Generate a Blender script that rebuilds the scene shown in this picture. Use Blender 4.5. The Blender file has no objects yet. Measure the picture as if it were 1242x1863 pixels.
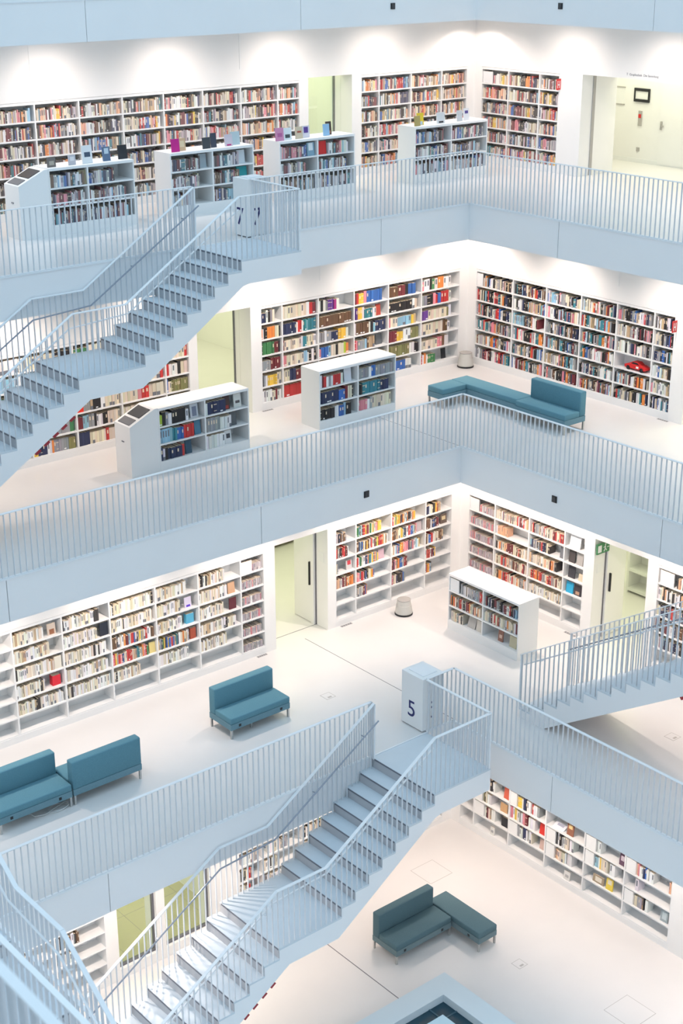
import bpy, bmesh, math, random
import numpy as np
from mathutils import Matrix, Vector, Euler
R_ = math.radians
SC = bpy.context.scene
COL = SC.collection

# ------------------------------------------------------------------ camera, sky, exposure
H = 3.7944                    # storey height
FAS = 0.676                   # depth of a gallery edge
ZL = {4: -H, 5: 0.0, 6: H, 7: 2*H, 8: 3*H}
VOID = {5: 4.53, 6: 2.255, 7: 0.0, 8: -2.67}      # edge of the open well on each storey
WALL = {4: 2.45, 5: 0.45, 6: -1.80, 7: -4.05, 8: -6.4}
SPAN = 18.14                  # the well is square: far edge = SPAN - near edge
CEIL = H - FAS

FPX, YAW, PITCH, ROLL = 2741.9, R_(50.179), R_(21.347), R_(-0.131)
CAM = Vector((20.333, 20.568, 12.573))
cd = bpy.data.cameras.new('camera'); cam = bpy.data.objects.new('camera', cd); COL.objects.link(cam)
fw = Vector((-math.cos(YAW)*math.cos(PITCH), -math.sin(YAW)*math.cos(PITCH), -math.sin(PITCH)))
rt = fw.cross(Vector((0, 0, 1))).normalized(); up = rt.cross(fw)
c_, s_ = math.cos(ROLL), math.sin(ROLL)
r2 = c_*rt + s_*up; u2 = -s_*rt + c_*up
cam.matrix_world = Matrix(((r2.x, u2.x, -fw.x, CAM.x), (r2.y, u2.y, -fw.y, CAM.y), (r2.z, u2.z, -fw.z, CAM.z), (0, 0, 0, 1)))
cd.sensor_fit = 'VERTICAL'; cd.sensor_height = 36.0; cd.lens = FPX*36.0/1863.0
cd.clip_start = 0.1; cd.clip_end = 200
cd.dof.use_dof = True; cd.dof.focus_distance = 25.5; cd.dof.aperture_fstop = 2.4
SC.camera = cam

def proj(p):
    d = Vector(p) - CAM; z = d.dot(fw)
    return 621 + FPX*d.dot(r2)/z, 931.5 - FPX*d.dot(u2)/z, z

SKY_W, LAMP_W, CORNER_W, ROOM_W = 2700.0, 185.0, 60.0, 56.0
SKY_C = (0.545, 0.80, 1.0); LAMP_C = (1.0, 0.85, 0.755); ROOM_C = (0.95, 1.0, 0.65); FAR_C = (0.72, 0.86, 1.0)
LEVEL = {4: 0.95, 5: 1.1, 6: 0.95, 7: 0.78}
w = bpy.data.worlds.new('sky'); SC.world = w; w.use_nodes = True
bg = w.node_tree.nodes['Background']; bg.inputs[0].default_value = (0.66, 0.83, 1.0, 1); bg.inputs[1].default_value = 0.5
vs = SC.view_settings; vs.view_transform = 'Standard'; vs.look = 'None'; vs.gamma = 1.0; vs.use_curve_mapping = False
vs.exposure = 0.0
SC.cycles.use_denoising = True
SC.cycles.max_bounces = 8; SC.cycles.diffuse_bounces = 5; SC.cycles.glossy_bounces = 3; SC.cycles.transparent_max_bounces = 12
SC.cycles.sample_clamp_indirect = 6.0

def area(name, loc, sx, sy, power, color, direction=(0, 0, -1), spread=180, shape='RECTANGLE'):
    l = bpy.data.lights.new(name, 'AREA'); l.shape = shape; l.size = sx
    if shape in ('RECTANGLE', 'ELLIPSE'): l.size_y = sy
    l.energy = power; l.color = color; l.spread = R_(spread)
    o = bpy.data.objects.new(name, l); COL.objects.link(o); o.location = loc
    o.rotation_euler = Vector(direction).to_track_quat('-Z', 'Y').to_euler()
    return o
def spot(name, loc, power, color, angle, blend, target, radius=0.08):
    l = bpy.data.lights.new(name, 'SPOT'); l.energy = power; l.color = color; l.spot_size = R_(angle); l.spot_blend = blend
    l.shadow_soft_size = radius
    o = bpy.data.objects.new(name, l); COL.objects.link(o); o.location = loc
    o.rotation_euler = (Vector(target) - Vector(loc)).to_track_quat('-Z', 'Y').to_euler()
    return o
MID = SPAN/2
area('glass_roof_daylight', (MID, MID, 21.5), 26, 26, SKY_W, SKY_C)
# lamps recessed in the soffits of the galleries; the two far sides of the building have them too
for k in (4, 5, 6, 7):
    zc = ZL[k] + CEIL - 0.03; e = SPAN - WALL[k]
    far_w = {7: 55.0, 6: 105.0, 5: 140.0, 4: 150.0}[k]
    area('soffit_lamp_row', (e - 1.6, MID, zc), 0.6, 16, far_w, FAR_C)
    area('soffit_lamp_row', (MID, e - 1.6, zc), 16, 0.6, far_w, FAR_C)
for k in (4, 5, 6, 7):
    zc = ZL[k] + CEIL - 0.03; wk = WALL[k]
    for i in range(5):
        t = wk + 2.9 + 2.6*i
        for loc, dr in (((t, wk + 1.1, zc), (0, -0.36, -1)), ((wk + 1.1, t, zc), (-0.36, 0, -1))):
            spot('soffit_lamp', loc, LAMP_W*LEVEL[k], LAMP_C, 146 if k == 7 else 124, 1.0 if k == 7 else 0.9, Vector(loc) + Vector(dr), 0.07)
    spot('soffit_lamp', (wk + 1.2, wk + 1.2, zc), LAMP_W*0.5*LEVEL[k], LAMP_C, 140, 0.55, (wk + 1.0, wk + 1.0, zc - 1), 0.07)
    spot('corner_lamp', (wk + 0.75, wk + 0.75, zc), CORNER_W, LAMP_C, 118, 0.25, (wk + 0.35, wk + 0.35, zc - 2))

for x_ in (9.9, 11.2): spot('soffit_lamp', (x_, 3.75, ZL[4] + CEIL - 0.03), 120.0, LAMP_C, 130, 0.5, (x_ + 0.1, 5.3, ZL[4] + 1.2), 0.06)
# ------------------------------------------------------------------ materials
def mat(name, color, rough=0.5, metal=0.0, spec=0.5, noise=0.0, nscale=6.0, bump=0.0, bscale=200.0):
    m = bpy.data.materials.new(name); m.use_nodes = True
    nt = m.node_tree; b = nt.nodes['Principled BSDF']
    b.inputs['Base Color'].default_value = (*color, 1); b.inputs['Roughness'].default_value = rough
    b.inputs['Metallic'].default_value = metal; b.inputs['Specular IOR Level'].default_value = spec
    if noise > 0:
        tc = nt.nodes.new('ShaderNodeTexCoord'); n = nt.nodes.new('ShaderNodeTexNoise'); n.inputs['Scale'].default_value = nscale
        n.inputs['Detail'].default_value = 4
        r = nt.nodes.new('ShaderNodeValToRGB')
        r.color_ramp.elements[0].position = 0.3; r.color_ramp.elements[1].position = 0.7
        r.color_ramp.elements[0].color = (*[c*(1 - noise) for c in color], 1); r.color_ramp.elements[1].color = (*[min(1, c*(1 + noise)) for c in color], 1)
        nt.links.new(tc.outputs['Object'], n.inputs['Vector']); nt.links.new(n.outputs['Fac'], r.inputs[0]); nt.links.new(r.outputs[0], b.inputs['Base Color'])
    if bump > 0:
        tc = nt.nodes.new('ShaderNodeTexCoord'); n = nt.nodes.new('ShaderNodeTexNoise'); n.inputs['Scale'].default_value = bscale
        bp = nt.nodes.new('ShaderNodeBump'); bp.inputs['Strength'].default_value = bump; bp.inputs['Distance'].default_value = 0.01
        nt.links.new(tc.outputs['Object'], n.inputs['Vector']); nt.links.new(n.outputs['Fac'], bp.inputs['Height']); nt.links.new(bp.outputs[0], b.inputs['Normal'])
    return m
M = {}
M['wall'] = mat('white_plaster', (0.86, 0.85, 0.835), 0.7, noise=0.012, nscale=2)
M['floor'] = mat('pale_resin_floor', (0.70, 0.683, 0.672), 0.28, noise=0.015, nscale=1.5, spec=0.35)
M['fascia'] = mat('white_fascia_panel', (0.83, 0.83, 0.835), 0.55, noise=0.01, nscale=1.0)
M['rail'] = mat('white_railing_paint', (0.80, 0.82, 0.84), 0.4)
M['baluster'] = mat('blue_grey_baluster_paint', (0.66, 0.69, 0.725), 0.45)
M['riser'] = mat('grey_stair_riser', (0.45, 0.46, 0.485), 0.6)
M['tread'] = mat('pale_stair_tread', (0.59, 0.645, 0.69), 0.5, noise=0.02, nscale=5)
M['nosing'] = mat('dark_stair_nosing', (0.16, 0.17, 0.20), 0.6)
M['shelf'] = mat('white_shelf_laminate', (0.83, 0.83, 0.825), 0.45)
M['dark'] = mat('black_plastic', (0.012, 0.013, 0.016), 0.4)
M['handrail'] = mat('grey_steel_tube', (0.30, 0.33, 0.39), 0.35, metal=0.3)
M['seam'] = mat('grey_joint', (0.16, 0.16, 0.18), 0.8)
M['teal'] = mat('teal_felt', (0.115, 0.258, 0.322), 0.85, noise=0.06, nscale=60, bump=0.15, spec=0.2)
M['teal_base'] = mat('teal_felt_base', (0.155, 0.275, 0.330), 0.85, noise=0.06, nscale=60, bump=0.15, spec=0.2)
M['petrol'] = mat('petrol_felt', (0.095, 0.165, 0.192), 0.85, noise=0.06, nscale=60, bump=0.15, spec=0.2)
M['petrol_base'] = mat('petrol_felt_base', (0.16, 0.225, 0.245), 0.85, noise=0.06, nscale=60, bump=0.15, spec=0.2)
M['steel'] = mat('brushed_steel', (0.55, 0.55, 0.54), 0.3, metal=0.9)
M['stool'] = mat('stool_plastic', (0.58, 0.57, 0.53), 0.5)
M['number'] = mat('dark_blue_paint', (0.012, 0.014, 0.12), 0.5)
M['greytext'] = mat('grey_lettering', (0.25, 0.25, 0.27), 0.6)
M['red'] = mat('red_paint', (0.62, 0.02, 0.02), 0.4)
M['darkred'] = mat('dark_red_paint', (0.32, 0.02, 0.03), 0.5)
M['green'] = mat('exit_sign_green', (0.05, 0.22, 0.09), 0.5)
M['white'] = mat('white_card', (0.85, 0.85, 0.84), 0.6)
M['screen'] = mat('dark_screen', (0.05, 0.05, 0.055), 0.25)
M['keys'] = mat('grey_keyboard', (0.17, 0.17, 0.18), 0.6)
M['paper'] = mat('book_paper', (0.74, 0.62, 0.46), 0.9)
M['darkglass'] = mat('dark_glass', (0.010, 0.045, 0.068), 0.12)
M['skyglass'] = mat('pale_glass', (0.52, 0.70, 0.78), 0.1)
M['mullion'] = mat('slate_mullion', (0.035, 0.085, 0.115), 0.4)
M['olive'] = mat('olive_carpet', (0.45, 0.42, 0.22), 0.9, noise=0.04, nscale=30)
M['vent'] = mat('grey_vent', (0.42, 0.40, 0.38), 0.6)
M['cable'] = mat('pale_cable', (0.6, 0.62, 0.62), 0.5)

def glass_mat():
    m = bpy.data.materials.new('clear_glazing'); m.use_nodes = True; nt = m.node_tree; nt.nodes.clear()
    o = nt.nodes.new('ShaderNodeOutputMaterial'); mx = nt.nodes.new('ShaderNodeMixShader'); mr = nt.nodes.new('ShaderNodeMapRange'); mr.inputs['To Min'].default_value = 0.05; mr.inputs['To Max'].default_value = 0.45
    t = nt.nodes.new('ShaderNodeBsdfTransparent'); g = nt.nodes.new('ShaderNodeBsdfGlossy'); f = nt.nodes.new('ShaderNodeLayerWeight'); f.inputs[0].default_value = 0.25
    t.inputs[0].default_value = (0.93, 0.97, 0.94, 1); g.inputs['Roughness'].default_value = 0.02
    nt.links.new(f.outputs['Facing'], mr.inputs['Value']); nt.links.new(mr.outputs[0], mx.inputs[0]); nt.links.new(t.outputs[0], mx.inputs[1]); nt.links.new(g.outputs[0], mx.inputs[2]); nt.links.new(mx.outputs[0], o.inputs[0])
    return m
M['glass'] = glass_mat()
def cover_mat(name, use_attr):
    m = bpy.data.materials.new(name); m.use_nodes = True; nt = m.node_tree; b = nt.nodes['Principled BSDF']
    b.inputs['Roughness'].default_value = 0.55; b.inputs['Specular IOR Level'].default_value = 0.3
    if use_attr:
        n = nt.nodes.new('ShaderNodeAttribute'); n.attribute_name = 'cover'
    else:
        n = nt.nodes.new('ShaderNodeObjectInfo')
    nt.links.new(n.outputs['Color'], b.inputs['Base Color'])
    return m
M['cover'] = cover_mat('book_cover', False)
M['covers'] = cover_mat('book_covers', True)

# ------------------------------------------------------------------ mesh and object helpers
class MB:
    def __init__(s): s.v = []; s.f = []; s.m = []
    def box(s, x0, x1, y0, y1, z0, z1, m=0):
        i = len(s.v)
        s.v += [(x0, y0, z0), (x1, y0, z0), (x1, y1, z0), (x0, y1, z0), (x0, y0, z1), (x1, y0, z1), (x1, y1, z1), (x0, y1, z1)]
        for q in ((0, 3, 2, 1), (4, 5, 6, 7), (0, 1, 5, 4), (1, 2, 6, 5), (2, 3, 7, 6), (3, 0, 4, 7)):
            s.f.append(tuple(i + a for a in q)); s.m.append(m)
        return s
    def prism(s, poly, fn, a, b, m=0):
        """poly: list of 2-D points, fn(u,v,t)->xyz, extruded t=a..b"""
        i = len(s.v); n = len(poly)
        s.v += [fn(u, v, a) for u, v in poly] + [fn(u, v, b) for u, v in poly]
        s.f.append(tuple(range(i, i + n))); s.m.append(m)
        s.f.append(tuple(range(i + 2*n - 1, i + n - 1, -1))); s.m.append(m)
        for k in range(n):
            s.f.append((i + k, i + n + k, i + n + (k + 1) % n, i + (k + 1) % n)); s.m.append(m)
        return s
    def bar(s, p, q, wid, thk, m=0, side=None):
        """rectangular bar from p to q; wid measured horizontally, thk at right angles to it"""
        p = Vector(p); q = Vector(q); d = (q - p).normalized()
        n = d.cross(Vector((0, 0, 1)))
        n = n.normalized() if n.length > 1e-4 else Vector(side or (1, 0, 0))
        t = n.cross(d)
        i = len(s.v)
        for e in (p, q):
            for a, b in ((-1, -1), (1, -1), (1, 1), (-1, 1)):
                s.v.append(tuple(e + n*wid/2*a + t*thk/2*b))
        for q4 in ((0, 1, 2, 3), (7, 6, 5, 4), (0, 4, 5, 1), (1, 5, 6, 2), (2, 6, 7, 3), (3, 7, 4, 0)):
            s.f.append(tuple(i + a for a in q4)); s.m.append(m)
        return s
    def tube(s, pts, r, n=8, m=0):
        pts = [Vector(p) for p in pts]; rings = []
        for k, p in enumerate(pts):
            d = (pts[min(k + 1, len(pts) - 1)] - pts[max(k - 1, 0)]).normalized()
            a = d.cross(Vector((0, 0, 1))); a = a.normalized() if a.length > 1e-3 else Vector((1, 0, 0)); b = a.cross(d)
            i = len(s.v); rings.append(i)
            for j in range(n):
                t = 2*math.pi*j/n; s.v.append(tuple(p + a*r*math.cos(t) + b*r*math.sin(t)))
        for k in range(len(rings) - 1):
            for j in range(n):
                s.f.append((rings[k] + j, rings[k] + (j + 1) % n, rings[k + 1] + (j + 1) % n, rings[k + 1] + j)); s.m.append(m)
        s.f.append(tuple(rings[0] + j for j in range(n - 1, -1, -1))); s.m.append(m)
        s.f.append(tuple(rings[-1] + j for j in range(n))); s.m.append(m)
        return s
    def lathe(s, prof, cx, cy, n=32, m=0):
        rings = []
        for r, z in prof:
            i = len(s.v); rings.append(i)
            for j in range(n):
                t = 2*math.pi*j/n; s.v.append((cx + r*math.cos(t), cy + r*math.sin(t), z))
        for k in range(len(rings) - 1):
            for j in range(n):
                s.f.append((rings[k] + j, rings[k] + (j + 1) % n, rings[k + 1] + (j + 1) % n, rings[k + 1] + j)); s.m.append(m)
        s.f.append(tuple(rings[0] + j for j in range(n - 1, -1, -1))); s.m.append(m)
        s.f.append(tuple(rings[-1] + j for j in range(n))); s.m.append(m)
        return s

WORLD = {}
def wl(o): return WORLD.get(o.name, Vector((0, 0, 0)))
def obj(name, mb, m, parent=None, origin=None, bevel=0, smooth=False):
    """mb vertices are in world space; the object gets the given origin"""
    if origin is None:
        if parent is not None: origin = wl(parent)
        else:
            a = np.array(mb.v); origin = Vector(((a[:, 0].min() + a[:, 0].max())/2, (a[:, 1].min() + a[:, 1].max())/2, a[:, 2].min()))
    origin = Vector(origin)
    me = bpy.data.meshes.new(name)
    me.from_pydata([tuple(Vector(v) - origin) for v in mb.v], [], mb.f)
    ms = m if isinstance(m, (list, tuple)) else [m]
    for q in ms: me.materials.append(q)
    me.polygons.foreach_set('material_index', mb.m)
    bm = bmesh.new(); bm.from_mesh(me); bmesh.ops.recalc_face_normals(bm, faces=bm.faces)
    if bevel:
        bmesh.ops.bevel(bm, geom=list(bm.edges), offset=bevel, segments=2, profile=0.5, affect='EDGES')
    bm.to_mesh(me); bm.free()
    if smooth:
        for p in me.polygons: p.use_smooth = True
    o = bpy.data.objects.new(name, me); COL.objects.link(o)
    WORLD[o.name] = origin
    if parent is not None:
        o.parent = parent; o.location = origin - wl(parent)
    else: o.location = origin
    return o
def tag(o, label, cat, group=None):
    o['label'] = label; o['category'] = cat
    if group: o['group'] = group
    return o
def thing(name, label, cat, loc, group=None):
    o = bpy.data.objects.new(name, None); COL.objects.link(o); o.location = loc; o.empty_display_size = 0.2
    WORLD[o.name] = Vector(loc)
    return tag(o, label, cat, group)
def struct(name, mb, m, bevel=0):
    o = obj(name, mb, m, bevel=bevel); o['kind'] = 'structure'; return o
def text(name, body, size, m, parent, loc, rot, extrude=0.002):
    cu = bpy.data.curves.new(name, 'FONT'); cu.body = body; cu.size = size; cu.extrude = extrude; cu.align_x = 'CENTER'; cu.align_y = 'CENTER'
    cu.materials.append(m)
    tmp = bpy.data.objects.new('lettering', cu); COL.objects.link(tmp); bpy.context.view_layer.update()
    me = bpy.data.meshes.new_from_object(tmp.evaluated_get(bpy.context.evaluated_depsgraph_get())); bpy.data.objects.remove(tmp); bpy.data.curves.remove(cu)
    o = bpy.data.objects.new(name, me); COL.objects.link(o)
    o.rotation_euler = rot
    if parent is not None: o.parent = parent; o.location = Vector(loc) - wl(parent)
    else: o.location = loc
    WORLD[o.name] = Vector(loc)
    return o
ROT_PX = (R_(90), 0, R_(90))     # lettering that faces +X
ROT_PY = (R_(90), 0, R_(180))    # lettering that faces +Y

# ------------------------------------------------------------------ the setting: slabs, gallery edges, walls
def ring(mb, a0, a1, b0, b1, z0, z1, m=0):
    """square ring: outer a0..a1, inner b0..b1"""
    mb.box(a0, a1, a0, b0, z0, z1, m); mb.box(a0, a1, b1, a1, z0, z1, m)
    mb.box(a0, b0, b0, b1, z0, z1, m); mb.box(b1, a1, b0, b1, z0, z1, m)
    return mb
OUT0, OUT1 = -13.0, SPAN + 9.0
for k in (5, 6, 7, 8):
    v = VOID[k] - 0.03; z = ZL[k]
    mb = MB(); ring(mb, OUT0, OUT1, v, SPAN - v, z - 0.02, z)
    struct('floor', mb, M['floor'])
    mb = MB(); ring(mb, OUT0, OUT1, v, SPAN - v, z - FAS + 0.001, z - 0.021)
    struct('ceiling', mb, M['wall'])
mb = MB(); ring(mb, OUT0, OUT1, 6.45, SPAN - 6.45, ZL[4] - 0.3, ZL[4]); struct('floor', mb, M['floor'])
# fascia panels with open joints
JOINTS = {5: ([4.53, 11.30, 13.61], [4.53, 6.81, 13.61]), 6: ([2.255, 6.76, 11.34, 15.885], [2.255, 6.81, 11.3, 15.885]),
          7: ([0.0, 2.23, 6.8, 11.3, 18.14], [0.0, 2.29, 6.8, 11.3, 18.14]), 8: ([-2.67, 1.92, 6.54, 11.2, 20.81], [-2.67, 1.95, 6.5, 11.2, 20.81])}
def fascia(k, side):
    z1 = ZL[k]; z0 = z1 - FAS; v = VOID[k]; js = JOINTS[k][0 if side == 'left' else 1]
    mb = MB()
    for a, b in zip(js[:-1], js[1:]):
        a2 = a + (0 if a == js[0] else 0.006); b2 = b - (0 if b == js[-1] else 0.006)
        if side == 'left': mb.box(a2, b2, v - 0.03, v, z0, z1 - 0.012)
        else: mb.box(v - 0.03, v, a2, b2, z0, z1 - 0.012)
    if side == 'left': mb.box(v, SPAN - v, v - 0.012, v + 0.012, z1 - 0.012, z1 + 0.012, 1)
    else: mb.box(v - 0.012, v + 0.012, v, SPAN - v, z1 - 0.012, z1 + 0.012, 1)
    struct('trim_%d' % (k*2 + (0 if side == 'left' else 1)), mb, [M['fascia'], M['rail']])
for k in (5, 6, 7, 8):
    fascia(k, 'left'); fascia(k, 'right')
    v = SPAN - VOID[k]; mb = MB(); mb.box(v, v + 0.03, VOID[k], SPAN - VOID[k], ZL[k] - FAS, ZL[k]); mb.box(VOID[k], SPAN - VOID[k], v, v + 0.03, ZL[k] - FAS, ZL[k])
    struct('trim_%d' % (20 + k), mb, M['fascia'])
WT = 0.36
def wall(k, side, holes, end):
    """holes: (a, b, top) along the wall; solid between"""
    z = ZL[k]; wk = WALL[k]; zc = z + CEIL
    mb = MB(); cur = wk - WT
    def bx(a, b, z0, z1):
        if b - a < 1e-4 or z1 - z0 < 1e-4: return
        if side == 'left': mb.box(a, b, wk - WT, wk, z0, z1)
        else: mb.box(wk - WT, wk, a, b, z0, z1)
    for a, b, top in holes:
        bx(cur, a, z, zc); bx(a, b, z + top, zc); cur = b
    bx(cur, end, z, zc)
    struct('wall_%s' % side, mb, M['wall'])
CT = 2.045   # top of the built-in cases
DT = 2.075   # top of the door openings
FAR = SPAN + 5
E_ = 0.022   # thickness of a case side
wall(7, 'left', [(-3.81 - E_, -0.766 + E_, CT), (-0.5, 0.655, DT), (0.895 - E_, 8.70 + E_, CT)], FAR)
wall(7, 'right', [(-3.81 - E_, -1.55 + E_, CT), (-0.905, 1.95, DT)], FAR)
wall(6, 'left', [(-1.555 - E_, 3.645 + E_, CT), (3.9, 5.125, DT), (5.32 - E_, 10.40 + E_, CT)], FAR)
wall(6, 'right', [(-1.545 - E_, 3.64 + E_, CT), (3.98, 5.2, DT)], FAR)
wall(5, 'left', [(0.70 - E_, 3.69 + E_, CT), (3.9, 5.14, DT), (5.40 - E_, 11.37 + E_, CT)], FAR)
wall(5, 'right', [(0.70 - E_, 3.72 + E_, CT), (3.97, 5.20, DT), (5.444 - E_, 8.18 + E_, CT)], FAR)
wall(4, 'left', [(2.70 - E_, 7.55 + E_, CT), (8.19, 9.10, DT), (9.27, 10.02, DT), (10.26 - E_, 12.99 + E_, CT)], FAR)
wall(4, 'right', [(2.70 - E_, 7.76 + E_, CT)], FAR)
# the two near walls and the shaft above, out of the picture
for k in (4, 5, 6, 7):
    e = SPAN - WALL[k]; z = ZL[k]
    mb = MB(); mb.box(e, e + 0.3, WALL[k], e + 0.3, z, z + CEIL); struct('wall_near_left', mb, M['wall'])
    mb = MB(); mb.box(WALL[k], e, e, e + 0.3, z, z + CEIL); struct('wall_near_right', mb, M['wall'])
mb = MB()
for a in (-6.7, SPAN + 6.4):
    mb.box(a, a + 0.3, -6.7, SPAN + 6.7, ZL[8], 21.9); mb.box(-6.7, SPAN + 6.7, a, a + 0.3, ZL[8], 21.9)
struct('wall_upper', mb, M['wall'])
# joints of the upper wall band
def strip(k, side, t):
    z = ZL[k]; wk = WALL[k]; mb = MB()
    if side == 'left': mb.box(t - 0.02, t + 0.02, wk, wk + 0.006, z + 2.34, z + CEIL)
    else: mb.box(wk, wk + 0.006, t - 0.02, t + 0.02, z + 2.34, z + CEIL)
    struct('trim_%d' % (40 + k), mb, M['white'])
for k, side, t in ((7, 'left', 2.34), (7, 'left', 6.9), (6, 'left', 2.2), (6, 'right', 2.25), (7, 'right', 2.3)): strip(k, side, t)
# floor joints in line with the gallery edges
def seam(k, x0, x1, y0, y1):
    mb = MB(); mb.box(x0, x1, y0, y1, ZL[k] - 0.001, ZL[k] + 0.0015); struct('trim_%d' % (50 + k), mb, M['seam'])
seam(5, 4.455, 4.467, 0.45, 4.5); seam(4, 6.79, 6.806, 2.45, 6.05); seam(6, 2.222, 2.232, -1.8, 2.2)
# rooms behind the openings, lit yellow-green
def room(k, side, a, b, depth, power=ROOM_W, color=ROOM_C, m='wall', back_m=None):
    z = ZL[k]; wk = WALL[k] - WT; zc = z + CEIL - 0.002; mb = MB(); t = 0.08
    def bx(u0, u1, d0, d1):
        if side == 'left': mb.box(u0, u1, wk - d1, wk - d0, z + 0.001, zc)
        else: mb.box(wk - d1, wk - d0, u0, u1, z + 0.001, zc)
    bx(a - t, a, 0, depth + t); bx(b, b + t, 0, depth + t); bx(a, b, depth, depth + t)
    struct('wall_room', mb, M[m])
    c = ((a + b)/2, wk - depth*0.5, zc - 0.05) if side == 'left' else (wk - depth*0.5, (a + b)/2, zc - 0.05)
    sx, sy = ((b - a)*0.8, depth*0.8) if side == 'left' else (depth*0.8, (b - a)*0.8)
    area('room_lamp', c, sx, sy, power, color)
room(7, 'left', -1.0, 2.2, 3.2); room(6, 'left', 1.5, 5.6, 6.5, ROOM_W*1.6); room(5, 'left', 1.0, 5.6, 5.0, ROOM_W*1.5)
room(5, 'right', 1.6, 5.6, 4.5, ROOM_W*1.3); room(7, 'right', -3.2, 3.6, 2.17, ROOM_W*1.55, (1.0, 1.0, 0.76)); room(4, 'left', 7.7, 10.3, 5.0, ROOM_W*1.1)
room(6, 'right', 3.6, 5.6, 3.0)
mb = MB(); mb.box(7.72, 10.28, WALL[4] - WT - 4.9, WALL[4] - WT - 0.001, ZL[4] + 0.001, ZL[4] + 0.006); struct('floor', mb, M['olive'])
mb = MB()
for i in range(1, 7): mb.box(7.72, 10.28, 1.6 - 0.6*i, 1.606 - 0.6*i, ZL[4] + 0.006, ZL[4] + 0.007)
for i in range(5): mb.box(7.95 + 0.55*i, 7.956 + 0.55*i, -2.6, 2.05, ZL[4] + 0.006, ZL[4] + 0.007)
struct('trim_60', mb, M['seam'])

def door_leaf(n, mb, m, label=None, handle=None, extra=None):
    o = struct('door_%d' % n, mb, m)
    if handle: obj('door_handle', handle, M['dark'], o)
    if extra: obj('door_frame', extra[0], extra[1], o)
    return o
# storey 5, left opening: leaf folded back into the reveal on its right
x = 3.9
mb = MB(); mb.box(x - 0.02, x + 0.035, -0.53, -0.02, 0.012, DT - 0.01)
hd = MB(); hd.box(x + 0.035, x + 0.075, -0.045, -0.02, 0.80, 1.28)
fr = MB(); fr.box(x - 0.02, x + 0.012, 0.085, 0.115, 0, DT); fr.box(x - 0.02, x + 0.05, -0.01, 0.08, 0, DT, 1)
door_leaf(1, mb, M['wall'], handle=hd, extra=(fr, [M['seam'], M['wall']]))
mb = MB(); mb.box(x, x + 0.006, 0.20, 0.34, 1.36, 1.56); tag(obj('notice', mb, M['shelf']), 'small pale notice on the door reveal of the left opening on the 5 storey', 'notice')
mb = MB(); mb.box(x, 5.14, 0.093, 0.105, 0.0005, 0.0025); struct('trim_61', mb, M['seam'])
# storey 5, right opening
y = 3.97
mb = MB(); mb.box(-0.42, 0.02, y - 0.02, y + 0.035, 0.012, DT - 0.01)
hd = MB(); hd.box(0.03, 0.055, y + 0.05, y + 0.09, 0.93, 1.30)
fr = MB(); fr.box(0.125, 0.15, y - 0.02, y + 0.012, 0, DT); fr.box(0.03, 0.12, y - 0.02, y + 0.05, 0, DT, 1)
door_leaf(2, mb, M['wall'], handle=hd, extra=(fr, [M['seam'], M['wall']]))
mb = MB(); mb.box(0.24, 0.36, y, y + 0.006, 1.36, 1.56); tag(obj('notice', mb, M['shelf']), 'small pale notice under the green exit sign', 'notice')
# exit sign, a flag sign over the right opening
t = thing('exit_sign', 'green and white exit pictogram sign over the right-hand opening on the 5 storey', 'sign', (0.30, y + 0.06, 1.80))
mb = MB(); mb.box(0.13, 0.47, y + 0.05, y + 0.075, 1.78, 1.98); obj('sign_panel', mb, M['green'], t)
mb = MB(); mb.box(0.35, 0.45, y + 0.075, y + 0.078, 1.81, 1.95)                       # doorway pictogram
yy = y + 0.0775
mb.lathe([(0.0, 0), (0.001, 0.001)], 0.25, yy, 4)
mb.box(0.236, 0.264, yy, yy + 0.002, 1.925, 1.955); mb.box(0.24, 0.265, yy, yy + 0.002, 1.865, 1.92); mb.bar((0.25, yy, 1.87), (0.29, yy, 1.81), 0.012, 0.014); mb.bar((0.255, yy, 1.87), (0.215, yy, 1.82), 0.012, 0.014)
mb.bar((0.255, yy, 1.91), (0.30, yy, 1.885), 0.01, 0.012); mb.bar((0.15, yy, 1.88), (0.20, yy, 1.88), 0.01, 0.012)
obj('pictogram', mb, M['white'], t)
# storey 6, left opening
x = 3.9
fr = MB(); fr.box(x - 0.02, x + 0.012, -2.36, -2.31, ZL[6], ZL[6] + DT); fr.box(x - 0.05, x, -2.31, -2.165, ZL[6], ZL[6] + DT, 1)
struct('door_3', fr, [M['seam'], M['wall']])
# storey 7, left opening: a green-lit inner door and a glass door edge
x = -0.5
fr = MB(); fr.box(x - 0.02, x + 0.012, -4.65, -4.61, ZL[7], ZL[7] + DT); fr.box(x - 0.05, x, -4.61, -4.415, ZL[7], ZL[7] + DT, 1); fr.box(x - 0.05, x + 0.03, -4.72, -4.66, ZL[7], ZL[7] + DT, 1)
struct('door_4', fr, [M['seam'], M['wall']])
wk = WALL[7] - WT - 3.2
mb = MB(); mb.box(-0.98, -0.25, wk + 0.001, wk + 0.03, ZL[7] + 0.01, ZL[7] + 2.05); mb.box(-0.985, -0.965, wk + 0.002, wk + 0.035, ZL[7], ZL[7] + 2.07, 1); mb.box(-0.25, -0.235, wk + 0.002, wk + 0.035, ZL[7], ZL[7] + 2.07, 1)
hd = MB(); hd.box(-0.36, -0.30, wk + 0.03, wk + 0.05, ZL[7] + 1.0, ZL[7] + 1.10); hd.box(-0.44, -0.32, wk + 0.05, wk + 0.07, ZL[7] + 1.05, ZL[7] + 1.07)
door_leaf(5, mb, [M['wall'], M['shelf']], handle=hd)
mb = MB(); mb.box(-0.48, 0.64, -4.63, -4.62, ZL[7] + 0.02, ZL[7] + DT - 0.01); struct('window_1', mb, M['glass'])
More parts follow.
